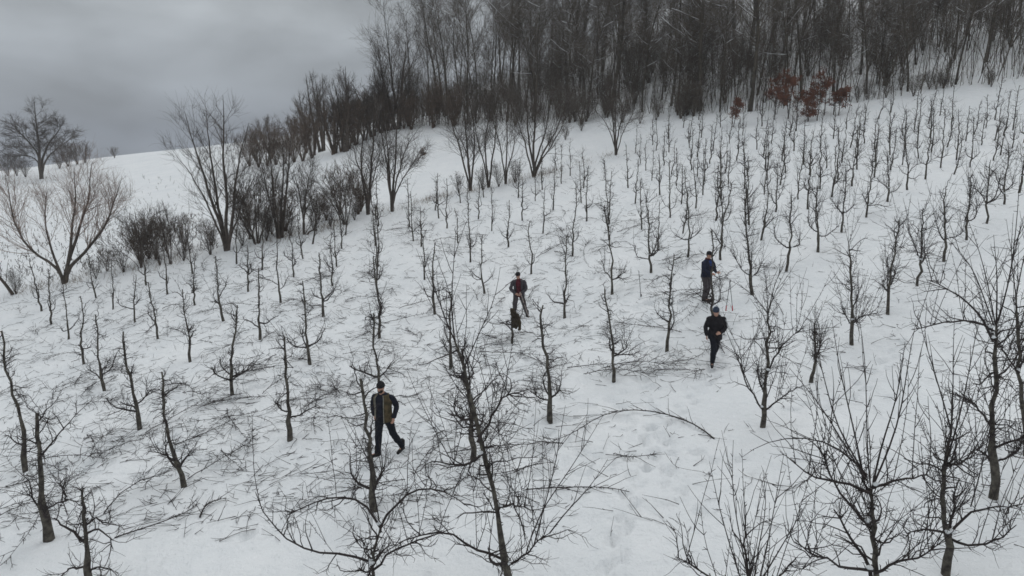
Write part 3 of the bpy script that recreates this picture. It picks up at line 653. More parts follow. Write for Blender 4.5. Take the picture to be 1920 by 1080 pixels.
hedge(690,402,7.4,'left one of the two tall clustered trees at the hedge gap', r0=.14, nbr=12, blen=.24, **W_, paths=[([(690,370),(680,320),(665,275),(655,245)],(0,-.4)),([(692,360),(695,300),(700,240),(705,180)],(0,.4)),([(688,370),(672,320),(680,260),(685,200)],(0,1)),([(694,360),(712,310),(722,260)],(0,-.3))])
_, bb, T3 = hedge(735,396,7.2,'right one of the two tall clustered trees at the hedge gap', r0=.15, nbr=12, blen=.24, **W_, paths=[([(730,360),(722,300),(712,250),(700,210)],(0,-.4)),([(735,360),(738,300),(742,240),(745,180)],(0,.4)),([(738,360),(748,310),(765,265),(785,235)],(0,.2)),([(733,360),(730,290),(724,240),(730,200)],(0,1)),([(738,370),(755,330),(780,290),(795,270)],(0,-.5))])
hedge(882,358,8.0,'leaning hedge tree with several stems slanting left, above the far rows', r0=.14, nbr=11, blen=.26, **W_, paths=[([(874,320),(862,270),(845,220),(830,180)],(0,-.3)),([(878,320),(872,260),(868,200),(862,150)],(0,.4)),([(884,330),(876,280),(855,240),(832,215)],(0,.2)),([(886,330),(890,270),(888,200)],(0,.8))])
hedge(916,352,7.6,'crooked hedge tree beside the leaning one', r0=.11, nbr=11, blen=.26, **W_, paths=[([(908,310),(895,270),(888,220),(880,160)],(0,-.3)),([(914,310),(905,270),(915,220),(920,160)],(0,.4)),([(918,320),(925,270),(928,210),(935,150)],(0,.2))])
hedge(948,345,7.6,'straight stemmed hedge tree left of the big vase shaped one', r0=.12, nbr=12, blen=.26, **W_, paths=[([(950,300),(952,250),(945,190),(940,140)],(0,-.3)),([(946,310),(938,260),(925,210),(915,170)],(0,.4)),([(952,310),(962,260),(965,200)],(0,.5))])
hedge(1001,331,8.8,'big vase shaped hedge tree with many stems from one stool', r0=.16, nbr=11, blen=.27, ntw=8, **W_,
      paths=[([(990,295),(978,250),(960,200),(940,160)],(0,-.4)),([(995,290),(988,240),(985,180),(978,130)],(0,.5)),([(1000,290),(1005,240),(1005,180),(1008,125)],(0,.2)),([(1006,295),(1020,260),(1030,210),(1035,150)],(0,.6)),([(1012,300),(1035,270),(1055,230),(1070,180)],(0,-.3)),([(1008,300),(1040,255),(1060,210),(1080,170)],(0,.6))])
hedge(1155,291,7.2,'many stemmed tree at the top end of the hedge by the orchard corner', r0=.12, nbr=11, blen=.27, **W_, paths=[([(1148,260),(1130,225),(1105,200)],(0,-.3)),([(1150,250),(1145,200),(1140,150)],(0,.5)),([(1155,250),(1158,200),(1155,140)],(0,.2)),([(1160,255),(1170,210),(1180,160)],(0,.3)),([(1163,260),(1180,225),(1195,190)],(0,-.2))])
# isolated trees behind
bo = hit(78,336); rg = np.random.default_rng(61); hh = (at(70,187,bo[1]) - bo)[2]
tr, cr, _ = big_tree(rg, hh, .42, low=.32, nbr=15, blen=.30, up=.02, wig=.18, ntw=10, nt2=8, ang=(.6, 1.2), fat=1.8, tw_len=(.12, .3), top=.6,
   stem_paths=[pix_path([(78,336),(76,300),(70,255),(68,220),(66,192)], bo, (0, 1)), pix_path([(78,336),(80,295),(95,262),(112,240),(118,225)], bo, (0, 3)), pix_path([(78,336),(72,290),(50,262),(30,245),(20,228)], bo, (0, -3)), pix_path([(78,336),(84,300),(105,280),(130,262),(140,255)], bo, (0, -2)), pix_path([(78,336),(74,300),(55,290),(25,275),(10,268)], bo, (0, 2))])
stand('oak_tree', bo, tr, cr, 'large spreading oak on the skyline at the far left', 'tree', 'bare trees of the hedge and field edge')
FAR = dict(fat=1.15, ntw=7, nt2=3)
for (px, py, ty, st, spr, bl, lab) in [(467,262,196,3,.25,.36,'round crowned tree on the skyline behind the tall multi stemmed tree'),(505,262,212,2,.25,.36,'small round tree right of the round crowned skyline tree'),
    (575,262,168,3,.22,.33,'open crowned tree left of the two tall poplars'),(604,284,128,4,.10,.24,'left slender poplar rising from the brown thicket'),(648,284,118,5,.11,.25,'right taller poplar rising from the brown thicket'),
    (548,265,208,2,.2,.3,'small skyline tree above the brown thicket'),(588,292,186,4,.2,.3,'low spreading tree just left of the slender poplars'),(628,288,168,4,.2,.3,'low spreading tree between the two poplars'),
    (668,272,178,4,.22,.32,'first small tree right of the taller poplar'),(684,264,160,4,.22,.32,'second small tree right of the taller poplar'),(700,256,148,4,.2,.32,'third small tree right of the taller poplar'),
    (716,249,122,3,.2,.32,'fourth small tree right of the taller poplar, beside the wood'),(731,244,98,3,.18,.32,'round topped tree leading up to the wood corner'),(746,241,66,3,.18,.34,'tallest tree of the step up to the wood corner')]:
    b = hit(px, py); h = (at(px, ty, b[1]) - b)[2]; rg = np.random.default_rng(px)
    tr, cr, _ = big_tree(rg, h, .02 * h, st, spr, low=.3, nbr=13, blen=bl, up=.10, wig=.09, ang=(.35, .8), tw_len=(.12, .3), top=.5, **FAR)
    stand('field_tree', b, tr, cr, lab, 'tree', 'bare trees of the hedge and field edge')
# bushes: shapes shared
bvar = []
for k in range(6):
    rg = np.random.default_rng(880 + k)
    tr, cr, _ = big_tree(rg, 4.0, .026, 16, .30, low=.12, nbr=4, blen=.36, up=.06, wig=.10, ntw=5, nt2=3, ang=(.25, .9), fat=.75, top=.7)
    bvar.append((tr, cr))
bm = {}
MARKS = [(120, 'the forked willow'), (320, 'the thin hedge sapling'), (425, 'the tall multi stemmed tree'), (485, 'the round skyline tree'), (524, 'the many stemmed tree'), (570, 'the slanting trunk'), (604, 'the slender poplar'), (648, 'the taller poplar'),
         (690, 'the left clustered tree'), (735, 'the right clustered tree'), (794, 'the tiny leafy shrub'), (882, 'the leaning hedge tree'), (948, 'the straight hedge tree'), (1001, 'the vase shaped tree'), (1155, 'the hedge end tree'), (1374, 'the slim red sapling'), (1515, 'the red sapling pair')]
def bush(px, py, h, lab, m='brown_twig', Y=None):
    if 140 < px:
        mk = min(MARKS, key=lambda c: abs(c[0] - px)); far_ = abs(mk[0] - px)
        lab = f"{lab}, {'in line with' if far_ < 10 else ('just ' if far_ < 30 else 'well ') + ('left' if px < mk[0] else 'right') + ' of'} {mk[1]}"
    b = hit(px, py) if Y is None else Y; k = int(rng.integers(0, 6))
    if k not in bm: bm[k] = (bvar[k][0].mesh('stem', M[m]), bvar[k][1].mesh('crown', M[m]))
    r = root('bush', b, lab, 'bush', 'bare bushes of the hedge and field edge'); s_ = h / 4.0 * rng.uniform(.9, 1.1); r.scale = (s_ * 1.1, s_ * 1.1, s_); r.rotation_euler.z = rng.uniform(0, 6.28)
    for nm, me in zip(('stem', 'crown'), bm[k]):
        o = ob(nm, me, r); o.material_slots[0].link = 'OBJECT'; o.material_slots[0].material = M[m]
for px, py in [(468,312),(485,314),(502,312),(518,310),(535,308),(552,305),(568,302),(585,297),(478,300),(510,298),(545,292),(575,288)]: bush(px, py, rng.uniform(4.6, 6.6), 'brown thicket bush near the poplars')
for px, py in [(625,290),(640,285),(655,280),(668,272),(682,262),(695,256),(706,248),(660,268),(690,248)]: bush(px, py, rng.uniform(4.5, 6.5), 'dark bush stepping up to the wood', 'brown_twig')
for px, py, h in [(15,330,4.5),(32,330,4),(48,332,4),(-5,332,5),(5,312,5),(30,312,5)]: bush(px, py, h, 'dark bush at the foot of the skyline oak', 'hedge_bark')
for px, py, h in [(128,312,5),(145,308,5.5),(160,305,4.5),(112,316,4.0)]: bush(px, py, h, 'reddish brown bush right of the skyline oak')
bush(215,296,2.4, 'tiny lone bush on the bare skyline')
for px in np.sort(rng.uniform(705, 870, 16)): bush(px, np.interp(px, [705, 870], [246, 236]) + rng.normal(0, 3), rng.uniform(3.2, 5.5), 'brown bush under the wood corner', 'brown_twig')
for px in np.sort(rng.uniform(850, 1330, 22)):
    bush(px, np.interp(px, [850, 1000, 1200, 1330], [236, 232, 222, 216]) + rng.normal(0, 4), rng.uniform(2.2, 4.2), 'dark bush at the wood foot', 'forest_twig')
for px in np.sort(rng.uniform(1590, 1930, 15)):
    bush(px, np.interp(px, [1600, 1920], [190, 143]) + rng.normal(0, 5), rng.uniform(.7, 2.2), 'low snowy bush at the wood edge', 'forest_twig')
for px, py in [(1090,245),(1060,262),(1030,275),(1200,232),(1230,226)]: bush(px, py, 1.5, 'low snowy bramble above the hedge', 'forest_twig')
for px, py, h in [(395,478,1.8),(455,462,2.0),(500,452,1.8),(545,443,1.6),(590,432,1.6),(620,424,1.6),(665,412,1.5),(232,510,1.5),(300,498,1.6),(345,490,1.8),(905,356,1.8),(935,350,2.0),(965,342,1.8),(860,362,1.4),(180,522,1.2),(30,550,1.6)]:
    bush(px, py, h, 'low bramble under the hedge', 'hedge_bark')
for px in np.sort(rng.uniform(150, 700, 20)):
    bush(px, np.interp(px, [120, 420, 700], [524, 462, 396]) - abs(rng.normal(4, 5)), rng.uniform(1.6, 3.2), 'tangled bush behind the hedge line', 'brown_twig')
for k in range(80):
    x = rng.uniform(-12, 62); d = rng.uniform(1.5, 24); q = on(x, edge_y(x) + d); px, py = proj(q)
    if 780 < px < 1960: bush(px, py, rng.uniform(2.5, 5.0), 'brushy bush inside the wood', 'forest_twig', q)
# fallen log at the far left edge
bl = hit(22,552); g = Geo(); P = pix_path([(24,552),(10,532),(-8,512),(-30,490)], bl, (0, .4)); P = smooth_path(P, 8); g.add(P, np.linspace(.09, .05, 8), 8)
for k in range(4): g.add(grow(P[2 + k][None], np.array([[.3 - .2 * k, .1, .9]]), [1.4], 6, .1, .05, rng), taper([.02], .008, 6), 4)
o = ob('leaning_log', g.mesh('leaning_log', M['hedge_bark']), loc=bl); tag(o, 'leaning dark log with shoots at the far left edge', 'log')

# young trees that kept their red brown leaves
def leafy(px, py, h, wd, lab, m='red_leaf', nl=900, seed=0):
    b = hit(px, py); rg = np.random.default_rng(40 + seed)
    tr, cr, T3 = big_tree(rg, h, .035, 2, .15, low=.2, nbr=9, blen=wd, up=.02, wig=.12, ntw=4, nt2=3, ang=(.7, 1.3), fat=1.2)
    r = root('beech_sapling', b, lab, 'tree', 'young beeches with dry leaves'); ob('trunk', tr.mesh('trunk', M['hedge_bark']), r); ob('crown', cr.mesh('crown', M['hedge_bark']), r)
    c = T3[rg.integers(0, len(T3), nl), rg.integers(1, 3, nl)] + rg.normal(0, .07, (nl, 3)); s_ = rg.uniform(.035, .075, (nl, 1))
    a = norm(rg.normal(0, 1, (nl, 3))); bb_ = norm(np.cross(a, rg.normal(0, 1, (nl, 3)))); lf = Geo(); lf.quads(np.stack([c - a * s_, c + bb_ * s_ * .6, c + a * s_, c - bb_ * s_ * .6], 1))
    ob('foliage', lf.mesh('foliage', M[m], False), r)
leafy(1374,238,2.9,.22,'slim beech sapling with red brown leaves left of the larger pair',seed=1,nl=1300)
leafy(1478,222,3.4,.55,'left beech sapling of the red leaved pair at the wood edge',seed=2,nl=3600)
leafy(1545,216,3.3,.52,'right beech sapling of the red leaved pair at the wood edge',seed=3,nl=3600)
leafy(1455,214,3.0,.42,'outer left beech sapling with thinner red leaves at the wood edge',seed=6,nl=1500)
leafy(1572,216,2.4,.42,'outer right beech sapling with thinner red leaves at the wood edge',seed=7,nl=1400)
leafy(1515,228,2.0,.36,'low beech sapling with red leaves in front of the leaved pair',seed=4,nl=1600)
leafy(794,298,1.3,.2,'tiny leafy shrub alone on the snow slope behind the hedge','dry_leaf',250,5)

# dead grass and weeds along the hedge foot: uncountable
gp = []
hx = [hit(x, y) for x, y in [(0,556),(60,546),(120,536),(250,512),(420,476),(560,446),(700,404),(740,398),(800,380),(900,358),(1000,336),(1080,312),(1150,294)]]
hx = np.array(hx); hl = resample(hx, 400)
for p in hl:
    if math.sin(p[0] * .9) + math.sin(p[0] * 2.3 + 1) + rng.normal(0, .5) < .2: continue
    for _ in range(int(rng.integers(2, 16))): q = p[:2] + rng.normal(0, [.4, .8]) + [0, .9]; gp.append(on(*q))
gp = np.array(gp); g = Geo(); k = len(gp)
D = np.stack([rng.normal(0, .4, k), rng.normal(0, .4, k), np.ones(k)], 1); g.add(grow(gp, D, rng.uniform(.12, .5, k), 3, .15, -.1, rng), taper(np.full(k, .008), .003, 3), 3)
tag(ob('dead_grass', g.mesh('dead_grass', M['grass'])), 'dead brown grass along the foot of the hedge', 'grass', None, 'stuff')
# dark weed stems sprinkled over the rough slope behind the hedge
rg = np.random.default_rng(5); cand = []
while len(cand) < 850:
    px, py = rg.uniform(-20, 660), rg.uniform(330, 520); line = np.interp(px, [0, 120, 420, 660], [545, 525, 465, 408])
    if py < line and rg.random() < (.25 + .75 * (py - 330) / 190): cand.append((px, py))
gp = hits(cand); gp = gp + np.c_[rg.normal(0, .6, (len(gp), 2)), np.zeros(len(gp))]; gp[:, 2] = H(gp[:, 0], gp[:, 1])
thicket('weed_cover', gp, .25, .9, 22, 'hedge_bark', 'dead weed stalks poking through snow on the slope behind the hedge', 2.2, 3, .5)

# ------------------------------------------------------------------ pruned branches lying on the snow
def slope_frame(q, yaw):
    e_ = .3; n = norm(np.array([H(q[0] - e_, q[1]) - H(q[0] + e_, q[1]), H(q[0], q[1] - e_) - H(q[0], q[1] + e_), 2 * e_]))
    x = np.array([math.cos(yaw), math.sin(yaw), 0]); x = norm(x - n * x.dot(n)); y = np.cross(n, x)
    return Matrix(np.array([np.r_[x, 0], np.r_[y, 0], np.r_[n, 0], [0, 0, 0, 1]]).T.tolist())
pv = []
for k in range(16):
    rg = np.random.default_rng(60 + k); g = Geo(); L = rg.uniform(.8, 2.3); n = 11
    t = np.linspace(0, 1, n); arch = rg.uniform(.0, .16) * np.sin(t * math.pi)
    curve = rg.normal(0, .22); P = np.stack([(t - .5) * L, curve * L * (t - .5) ** 2 + rg.normal(0, .012, n).cumsum(), .025 + arch + rg.uniform(0, .03, n)], 1)
    g.add(P, np.linspace(rg.uniform(.007, .013), .003, n), 5)
    m_ = int(rg.integers(5, 12)); ti = rg.uniform(.1, .95, m_); s, tg = pick(P[None], np.zeros(m_, int), ti)
    sg = rg.choice([-1, 1], m_); an = rg.uniform(.3, .9, m_) * sg; d = np.stack([tg[:, 0] * np.cos(an) - tg[:, 1] * np.sin(an), tg[:, 0] * np.sin(an) + tg[:, 1] * np.cos(an), rg.uniform(-.03, .35, m_)], 1)
    B = grow(s, d, rg.uniform(.2, .9, m_), 7, .08, -.01, rg); B[:, :, 2] = np.maximum(B[:, :, 2], .012); g.add(B, taper(np.full(m_, .0055), .0025, 7), 4)
    i2 = np.repeat(np.arange(m_), 4); s, tg = pick(B, i2, rg.uniform(.1, 1, len(i2))); d = side_dir(tg, rg, rg.uniform(.4, 1.1, len(i2)))
    Q = grow(s, d, rg.uniform(.06, .3, len(i2)), 4, .12, 0, rg); Q[:, :, 2] = np.maximum(Q[:, :, 2], .01); g.add(Q, taper(np.full(len(i2), .004), .002, 4), 3)
    i2 = np.zeros(26, int); s, tg = pick(P[None], i2, rg.uniform(0, 1, 26)); d = side_dir(tg, rg, rg.uniform(.8, 1.3, 26)); g.add(grow(s, d, rg.uniform(.03, .1, 26), 2, 0, 0, rg), taper(np.full(26, .006), .004, 2), 3)
    pv.append(g.mesh('pruned_branch', M['twig']))
rg = np.random.default_rng(9); cnt = 0
zones = [((0,480,620,800), 58, 'pruned branch lying on the snow among the left rows'), ((0,790,480,1000), 18, 'pruned branch lying on the snow at the lower left'),
         ((560,500,1080,760), 60, 'pruned branch lying on the snow around the middle rows'), ((560,740,1080,940), 14, 'pruned branch lying on the snow near the walking man'),
         ((1080,480,1460,720), 24, 'pruned branch lying on the snow around the standing workers'), ((620,380,1300,500), 40, 'pruned branch lying on the snow in the far middle rows')]
for (x0, y0, x1, y1), n_, lab in zones:
    got = 0
    while got < n_:
        px, py = rg.uniform(x0, x1), rg.uniform(y0, y1)
        if py < np.interp(px, [0, 120, 420, 700, 900, 1150], [560, 545, 490, 420, 370, 310]): continue
        q = hit(px, py); o = ob('pruned_branch', pv[int(rg.integers(0, 16))])
        yaw = rg.choice([0, math.pi]) + rg.normal(.4, 1.15)
        Mx = slope_frame(q, yaw); o.matrix_world = Matrix.Translation(q) @ Mx @ Matrix.Scale(rg.uniform(.7, 1.25), 4)
        nb = min(NAMED, key=lambda c: np.hypot(*(c[0] - q)[:2])); dq = q - nb[0]; sd_ = ('right of' if dq[0] > 0 else 'left of') if abs(dq[0]) > abs(dq[1]) else ('behind' if dq[1] > 0 else 'before')
        tag(o, f"{'long' if o.dimensions.x * 1 > 1.5 else 'short'} branch on snow {sd_} {nb[1]}", 'branch', 'pruned branches left on the snow'); got += 1
# the long arched branch in the clearing and two others one can single out
def lying(pts, label, lift, r=.016, seed=0, twigs=16):
    rg = np.random.default_rng(seed); b = hit(*pts[0]); P = np.array([hit(*p) for p in pts]) - b; P = smooth_path(P, 14); tt = np.linspace(0, 1, 14)
    P[:, 2] += .03 + lift * np.sin(tt * math.pi) ** .7; g = Geo(); g.add(P, np.linspace(r, .006, 14), 6)
    s, tg = pick(P[None], np.zeros(twigs, int), rg.uniform(.05, .95, twigs)); d = side_dir(tg, rg, rg.uniform(.3, .9, twigs)); d[:, 2] = np.abs(d[:, 2]) * .5
    B = grow(s, d, rg.uniform(.2, .7, twigs), 6, .12, -.02, rg); g.add(B, taper(np.full(twigs, .007), .003, 6), 4)
    s, tg = pick(P[None], np.zeros(40, int), rg.uniform(0, 1, 40)); d = side_dir(tg, rg, rg.uniform(.8, 1.3, 40)); g.add(grow(s, d, rg.uniform(.03, .1, 40), 2, 0, 0, rg), taper(np.full(40, .006), .004, 2), 3)
    tag(ob('pruned_branch', g.mesh('pruned_branch', M['twig']), loc=b), label, 'branch', 'pruned branches left on the snow')
lying([(1340,824),(1310,800),(1270,785),(1230,776),(1180,770),(1130,780),(1100,800),(1060,828),(1010,838)], 'long arched branch lying across the snow clearing', .05, .016, 1, 34)
lying([(985,922),(1030,920),(1090,918),(1140,918),(1180,925)], 'straight thin branch lying on the snow right of the leaning tree', .03, .012, 2, 8)
lying([(375,972),(385,955),(400,945),(425,937)], 'short thick crooked branch on the snow at the lower left', .05, .02, 3, 3)
lying([(215,1010),(300,985),(360,960),(370,945)], 'long branch lying beside the slim stub topped tree', .03, .014, 4, 8)
lying([(1150,853),(1180,861),(1200,858),(1230,853)], 'small curved branch alone in the snow clearing', .02, .008, 5, 4)
# small broken bits of twig everywhere: uncountable
rg = np.random.default_rng(15); L_ = []
while len(L_) < 4400:
    px, py = rg.uniform(-20, 1920), rg.uniform(250, 1000); dens = np.interp(px, [0, 700, 1100, 1400, 1920], [1, 1, .8, .35, .22]) * np.interp(py, [250, 420, 600, 850, 1000], [1.0, 1, .95, .6, .3])
    if px > 1050 and py > 700: dens *= .3
    if rg.random() > dens or py < np.interp(px, [0, 120, 420, 700, 900, 1150, 1300], [560, 545, 490, 420, 370, 310, 250]): continue
    L_.append((px, py))
Lp = hits(L_); Lp[:, :2] += rg.normal(0, .3, (len(Lp), 2)); Lp[:, 2] = H(Lp[:, 0], Lp[:, 1]) + .012
k = len(Lp); an = rg.uniform(0, 6.28, k); D = np.stack([np.cos(an), np.sin(an), rg.uniform(-.02, .18, k)], 1); g = Geo()
P = grow(Lp, D, rg.uniform(.12, .75, k), 4, .16, 0, rg); zz = H(P[:, :, 0], P[:, :, 1]); P[:, :, 2] = np.maximum(P[:, :, 2], zz + .006); g.add(P, taper(rg.uniform(.0045, .010, k), .003, 4), 3)
i2 = np.repeat(np.arange(k), 1); s, tg = pick(P, i2, rg.uniform(.1, .9, len(i2))); d = side_dir(tg, rg, rg.uniform(.4, 1.1, len(i2))); d[:, 2] = np.abs(d[:, 2]) * .6
g.add(grow(s, d, rg.uniform(.05, .25, len(i2)), 3, .1, 0, rg), taper(np.full(len(i2), .005), .003, 3), 3)
tag(ob('twig_litter', g.mesh('twig_litter', M['twig'])), 'scattered broken twigs poking out of the snow between the rows', 'twigs', None, 'stuff')

# ------------------------------------------------------------------ people (x to the right, y away from the camera, z up, metres from the foot point)
def cloth(name, c, var=.25, scale=14, bump=.5, bs=22, c2=None, rough=.9): return mat(name, c, rough, var, scale, bump, bs, col2=c2)
M['skin'] = mat('skin', (.42, .25, .19), .6, .12, 10, .2, 60)
M['black_cloth'] = cloth('black_cloth', (.016, .015, .018)); M['navy'] = cloth('navy_cloth', (.015, .017, .026)); M['navy_trousers'] = cloth('navy_trousers', (.013, .015, .021))
M['camo'] = cloth('camouflage_cloth', (.120, .092, .052), scale=9, c2=(.050, .042, .026)); M['lining'] = cloth('pale_lining', (.22, .21, .18))
M['grey_cloth'] = cloth('grey_cloth', (.060, .056, .064)); M['grey_trousers'] = cloth('grey_trousers', (.072, .064, .068)); M['red_cloth'] = cloth('red_cloth', (.085, .018, .026))
M['blue_cloth'] = cloth('blue_cloth', (.022, .048, .17)); M['maroon'] = cloth('maroon_cloth', (.07, .018, .024)); M['slate_cap'] = cloth('slate_blue_cloth', (.035, .048, .075))
M['olive'] = cloth('olive_cloth', (.062, .049, .032), scale=6, c2=(.034, .028, .019)); M['boot'] = mat('boot_leather', (.014, .013, .013), .6, .3, 20); M['hair'] = mat('hair', (.03, .024, .02), .8)
M['eye'] = mat('eye', (.01, .01, .01), .3); M['red_grip'] = mat('red_grip', (.45, .07, .08), .5, .1); M['steel'] = mat('dark_steel', (.07, .07, .075), .5, .2); M['pale_wood'] = mat('pale_wood', (.42, .36, .33), .7, .2, 12)
M['dark_blue'] = cloth('dark_blue_cloth', (.017, .021, .040)); M['white_cloth'] = cloth('white_cloth', (.55, .56, .58), .1)

def loft(path, rx, ry, side=(1, 0, 0), k=18):
    P = np.asarray(path, float); n = len(P); T = norm(np.gradient(P, axis=0)); S_ = np.asarray(side, float)
    u = norm(S_[None] - (T @ S_)[:, None] * T); v = np.cross(T, u); a = np.arange(k) * 2 * math.pi / k
    rx = np.asarray(rx, float); ry = np.asarray(ry, float)
    V = (P[:, None] + rx[:, None, None] * np.cos(a)[None, :, None] * u[:, None] + ry[:, None, None] * np.sin(a)[None, :, None] * v[:, None]).reshape(-1, 3)
    Fc = [[i * k + j, i * k + (j + 1) % k, (i + 1) * k + (j + 1) % k, (i + 1) * k + j] for i in range(n - 1) for j in range(k)]
    Fc += [list(range(k))[::-1], [(n - 1) * k + j for j in range(k)]]
    return V, Fc
def limb(pts, radii, n=5, k=12, flat=1.0, side=(1, 0, 0)):
    """smooth tapering limb through joints"""
    pts = np.asarray(pts, float); t = np.linspace(0, len(pts) - 1, n * (len(pts) - 1) + 1); P = np.stack([np.interp(t, range(len(pts)), pts[:, c]) for c in range(3)], 1)
    P[1:-1] = (P[:-2] + 2 * P[1:-1] + P[2:]) / 4; R = np.interp(t, range(len(pts)), radii)
    d0 = norm(P[1] - P[0]) * R[0] * .6; d1 = norm(P[-1] - P[-2]) * R[-1] * .6
    P = np.r_[[P[0] - d0], P, [P[-1] + d1]]; R = np.r_[R[0] * .55, R, R[-1] * .55]
    return loft(P, R, R * flat, side, k)
def ell(c, r, k=12, up=(0, 0, 1), side=(1, 0, 0)):
    th = np.linspace(.12, math.pi - .12, 8); c = np.asarray(c, float); up = norm(np.asarray(up, float)); return loft([c - up * r[2] * math.cos(t) for t in th], [r[0] * math.sin(t) for t in th], [r[1] * math.sin(t) for t in th], side, k)
def fuse(name, parts, m, voxel=.012, parent=None, dec=1.0, smooth=2, bumps=0.0, seed=0):
    V, Fc, off = [], [], 0
    for v, f in parts: V.append(v); Fc += [[i + off for i in q] for q in f]; off += len(v)
    me = bpy.data.meshes.new('tmp'); me.from_pydata(np.concatenate(V).tolist(), [], Fc); me.update()
    o = bpy.data.objects.new('tmp', me); COL.objects.link(o)
    r = o.modifiers.new('r', 'REMESH'); r.mode = 'VOXEL'; r.voxel_size = voxel
    s_ = o.modifiers.new('s', 'SMOOTH'); s_.iterations = smooth; s_.factor = .5
    if dec < 1: d = o.modifiers.new('d', 'DECIMATE'); d.ratio = dec
    dg = bpy.context.evaluated_depsgraph_get(); me2 = bpy.data.meshes.new_from_object(o.evaluated_get(dg)); me2.name = name
    bpy.data.objects.remove(o)
    if bumps:
        n = len(me2.vertices); co = np.zeros(n * 3, np.float32); me2.vertices.foreach_get('co', co); co = co.reshape(-1, 3); nr = np.zeros(n * 3, np.float32); me2.vertices.foreach_get('normal', nr); nr = nr.reshape(-1, 3)
        rg = np.random.default_rng(seed); d = 0
        for _ in range(9): w_ = rg.normal(0, 1, 3) * rg.uniform(12, 42); d = d + np.sin(co @ w_ + rg.uniform(0, 6.28))
        co = co + nr * (d * bumps / 3)[:, None]; me2.vertices.foreach_set('co', co.ravel()); me2.update()
    me2.materials.clear(); me2.materials.append(m); me2.polygons.foreach_set('use_smooth', np.ones(len(me2.polygons), bool))
    return ob(name, me2, parent)
def shell(name, rings, a0, a1, thick, m, parent, k=26):
    """open garment panel wrapped round the body between two angles (0 = towards the viewer, + to the right)"""
    aa = np.linspace(a0, a1, k); n = len(rings); V = []
    for dr in (0, -thick):
        for (c, rx, ry) in rings:
            w_ = 1 + .03 * np.sin(aa * 7 + c[2] * 9)
            V += [[c[0] + (rx * wi + dr) * math.sin(a), c[1] - (ry * wi + dr) * math.cos(a), c[2]] for a, wi in zip(aa, w_)]
    o_, Fc = n * k, []
    for i in range(n - 1):
        for j in range(k - 1):
            q = [i * k + j, i * k + j + 1, (i + 1) * k + j + 1, (i + 1) * k + j]; Fc.append(q); Fc.append([x + o_ for x in q[::-1]])
        for j in (0, k - 1): Fc.append([i * k + j, (i + 1) * k + j, (i + 1) * k + j + o_, i * k + j + o_])
    for j in range(k - 1):
        for i in (0, n - 1): Fc.append([i * k + j, i * k + j + 1, i * k + j + 1 + o_, i * k + j + o_])
    me = bpy.data.meshes.new(name); me.from_pydata(V, [], Fc); me.update(); me.materials.append(m); me.polygons.foreach_set('use_smooth', np.ones(len(me.polygons), bool))
    return ob(name, me, parent)
def hand(wrist, d, curl, thumb_side):
    """palm with four unequal bent fingers and a thumb from its side; d: hand direction, curl: where the fingers bend to"""
    wrist = np.asarray(wrist, float); d = norm(np.asarray(d, float)); c = np.asarray(curl, float); c = norm(c - d * c.dot(d)); s_ = np.cross(d, c) * thumb_side
    out_ = [limb([wrist, wrist + d * .045, wrist + d * .09], [.026, .04, .038], 3, 10, .5, s_)]
    for i, L in enumerate((.068, .078, .072, .056)):
        b = wrist + d * .085 + s_ * (.03 - .02 * i); k1 = b + d * L * .45 + c * L * .12; k2 = k1 + norm(d * .6 + c * .8) * L * .32; k3 = k2 + norm(d * .1 + c) * L * .28
        out_.append(limb([b - d * .02, b, k1, k2, k3], [.0095, .0095, .009, .0085, .0075], 2, 8))
    b = wrist + d * .03 + s_ * .028; out_.append(limb([b - s_ * .01, b + d * .02 + s_ * .022, b + d * .045 + s_ * .03 + c * .015, b + d * .065 + s_ * .026 + c * .03], [.013, .012, .011, .009], 2, 8))
    return out_
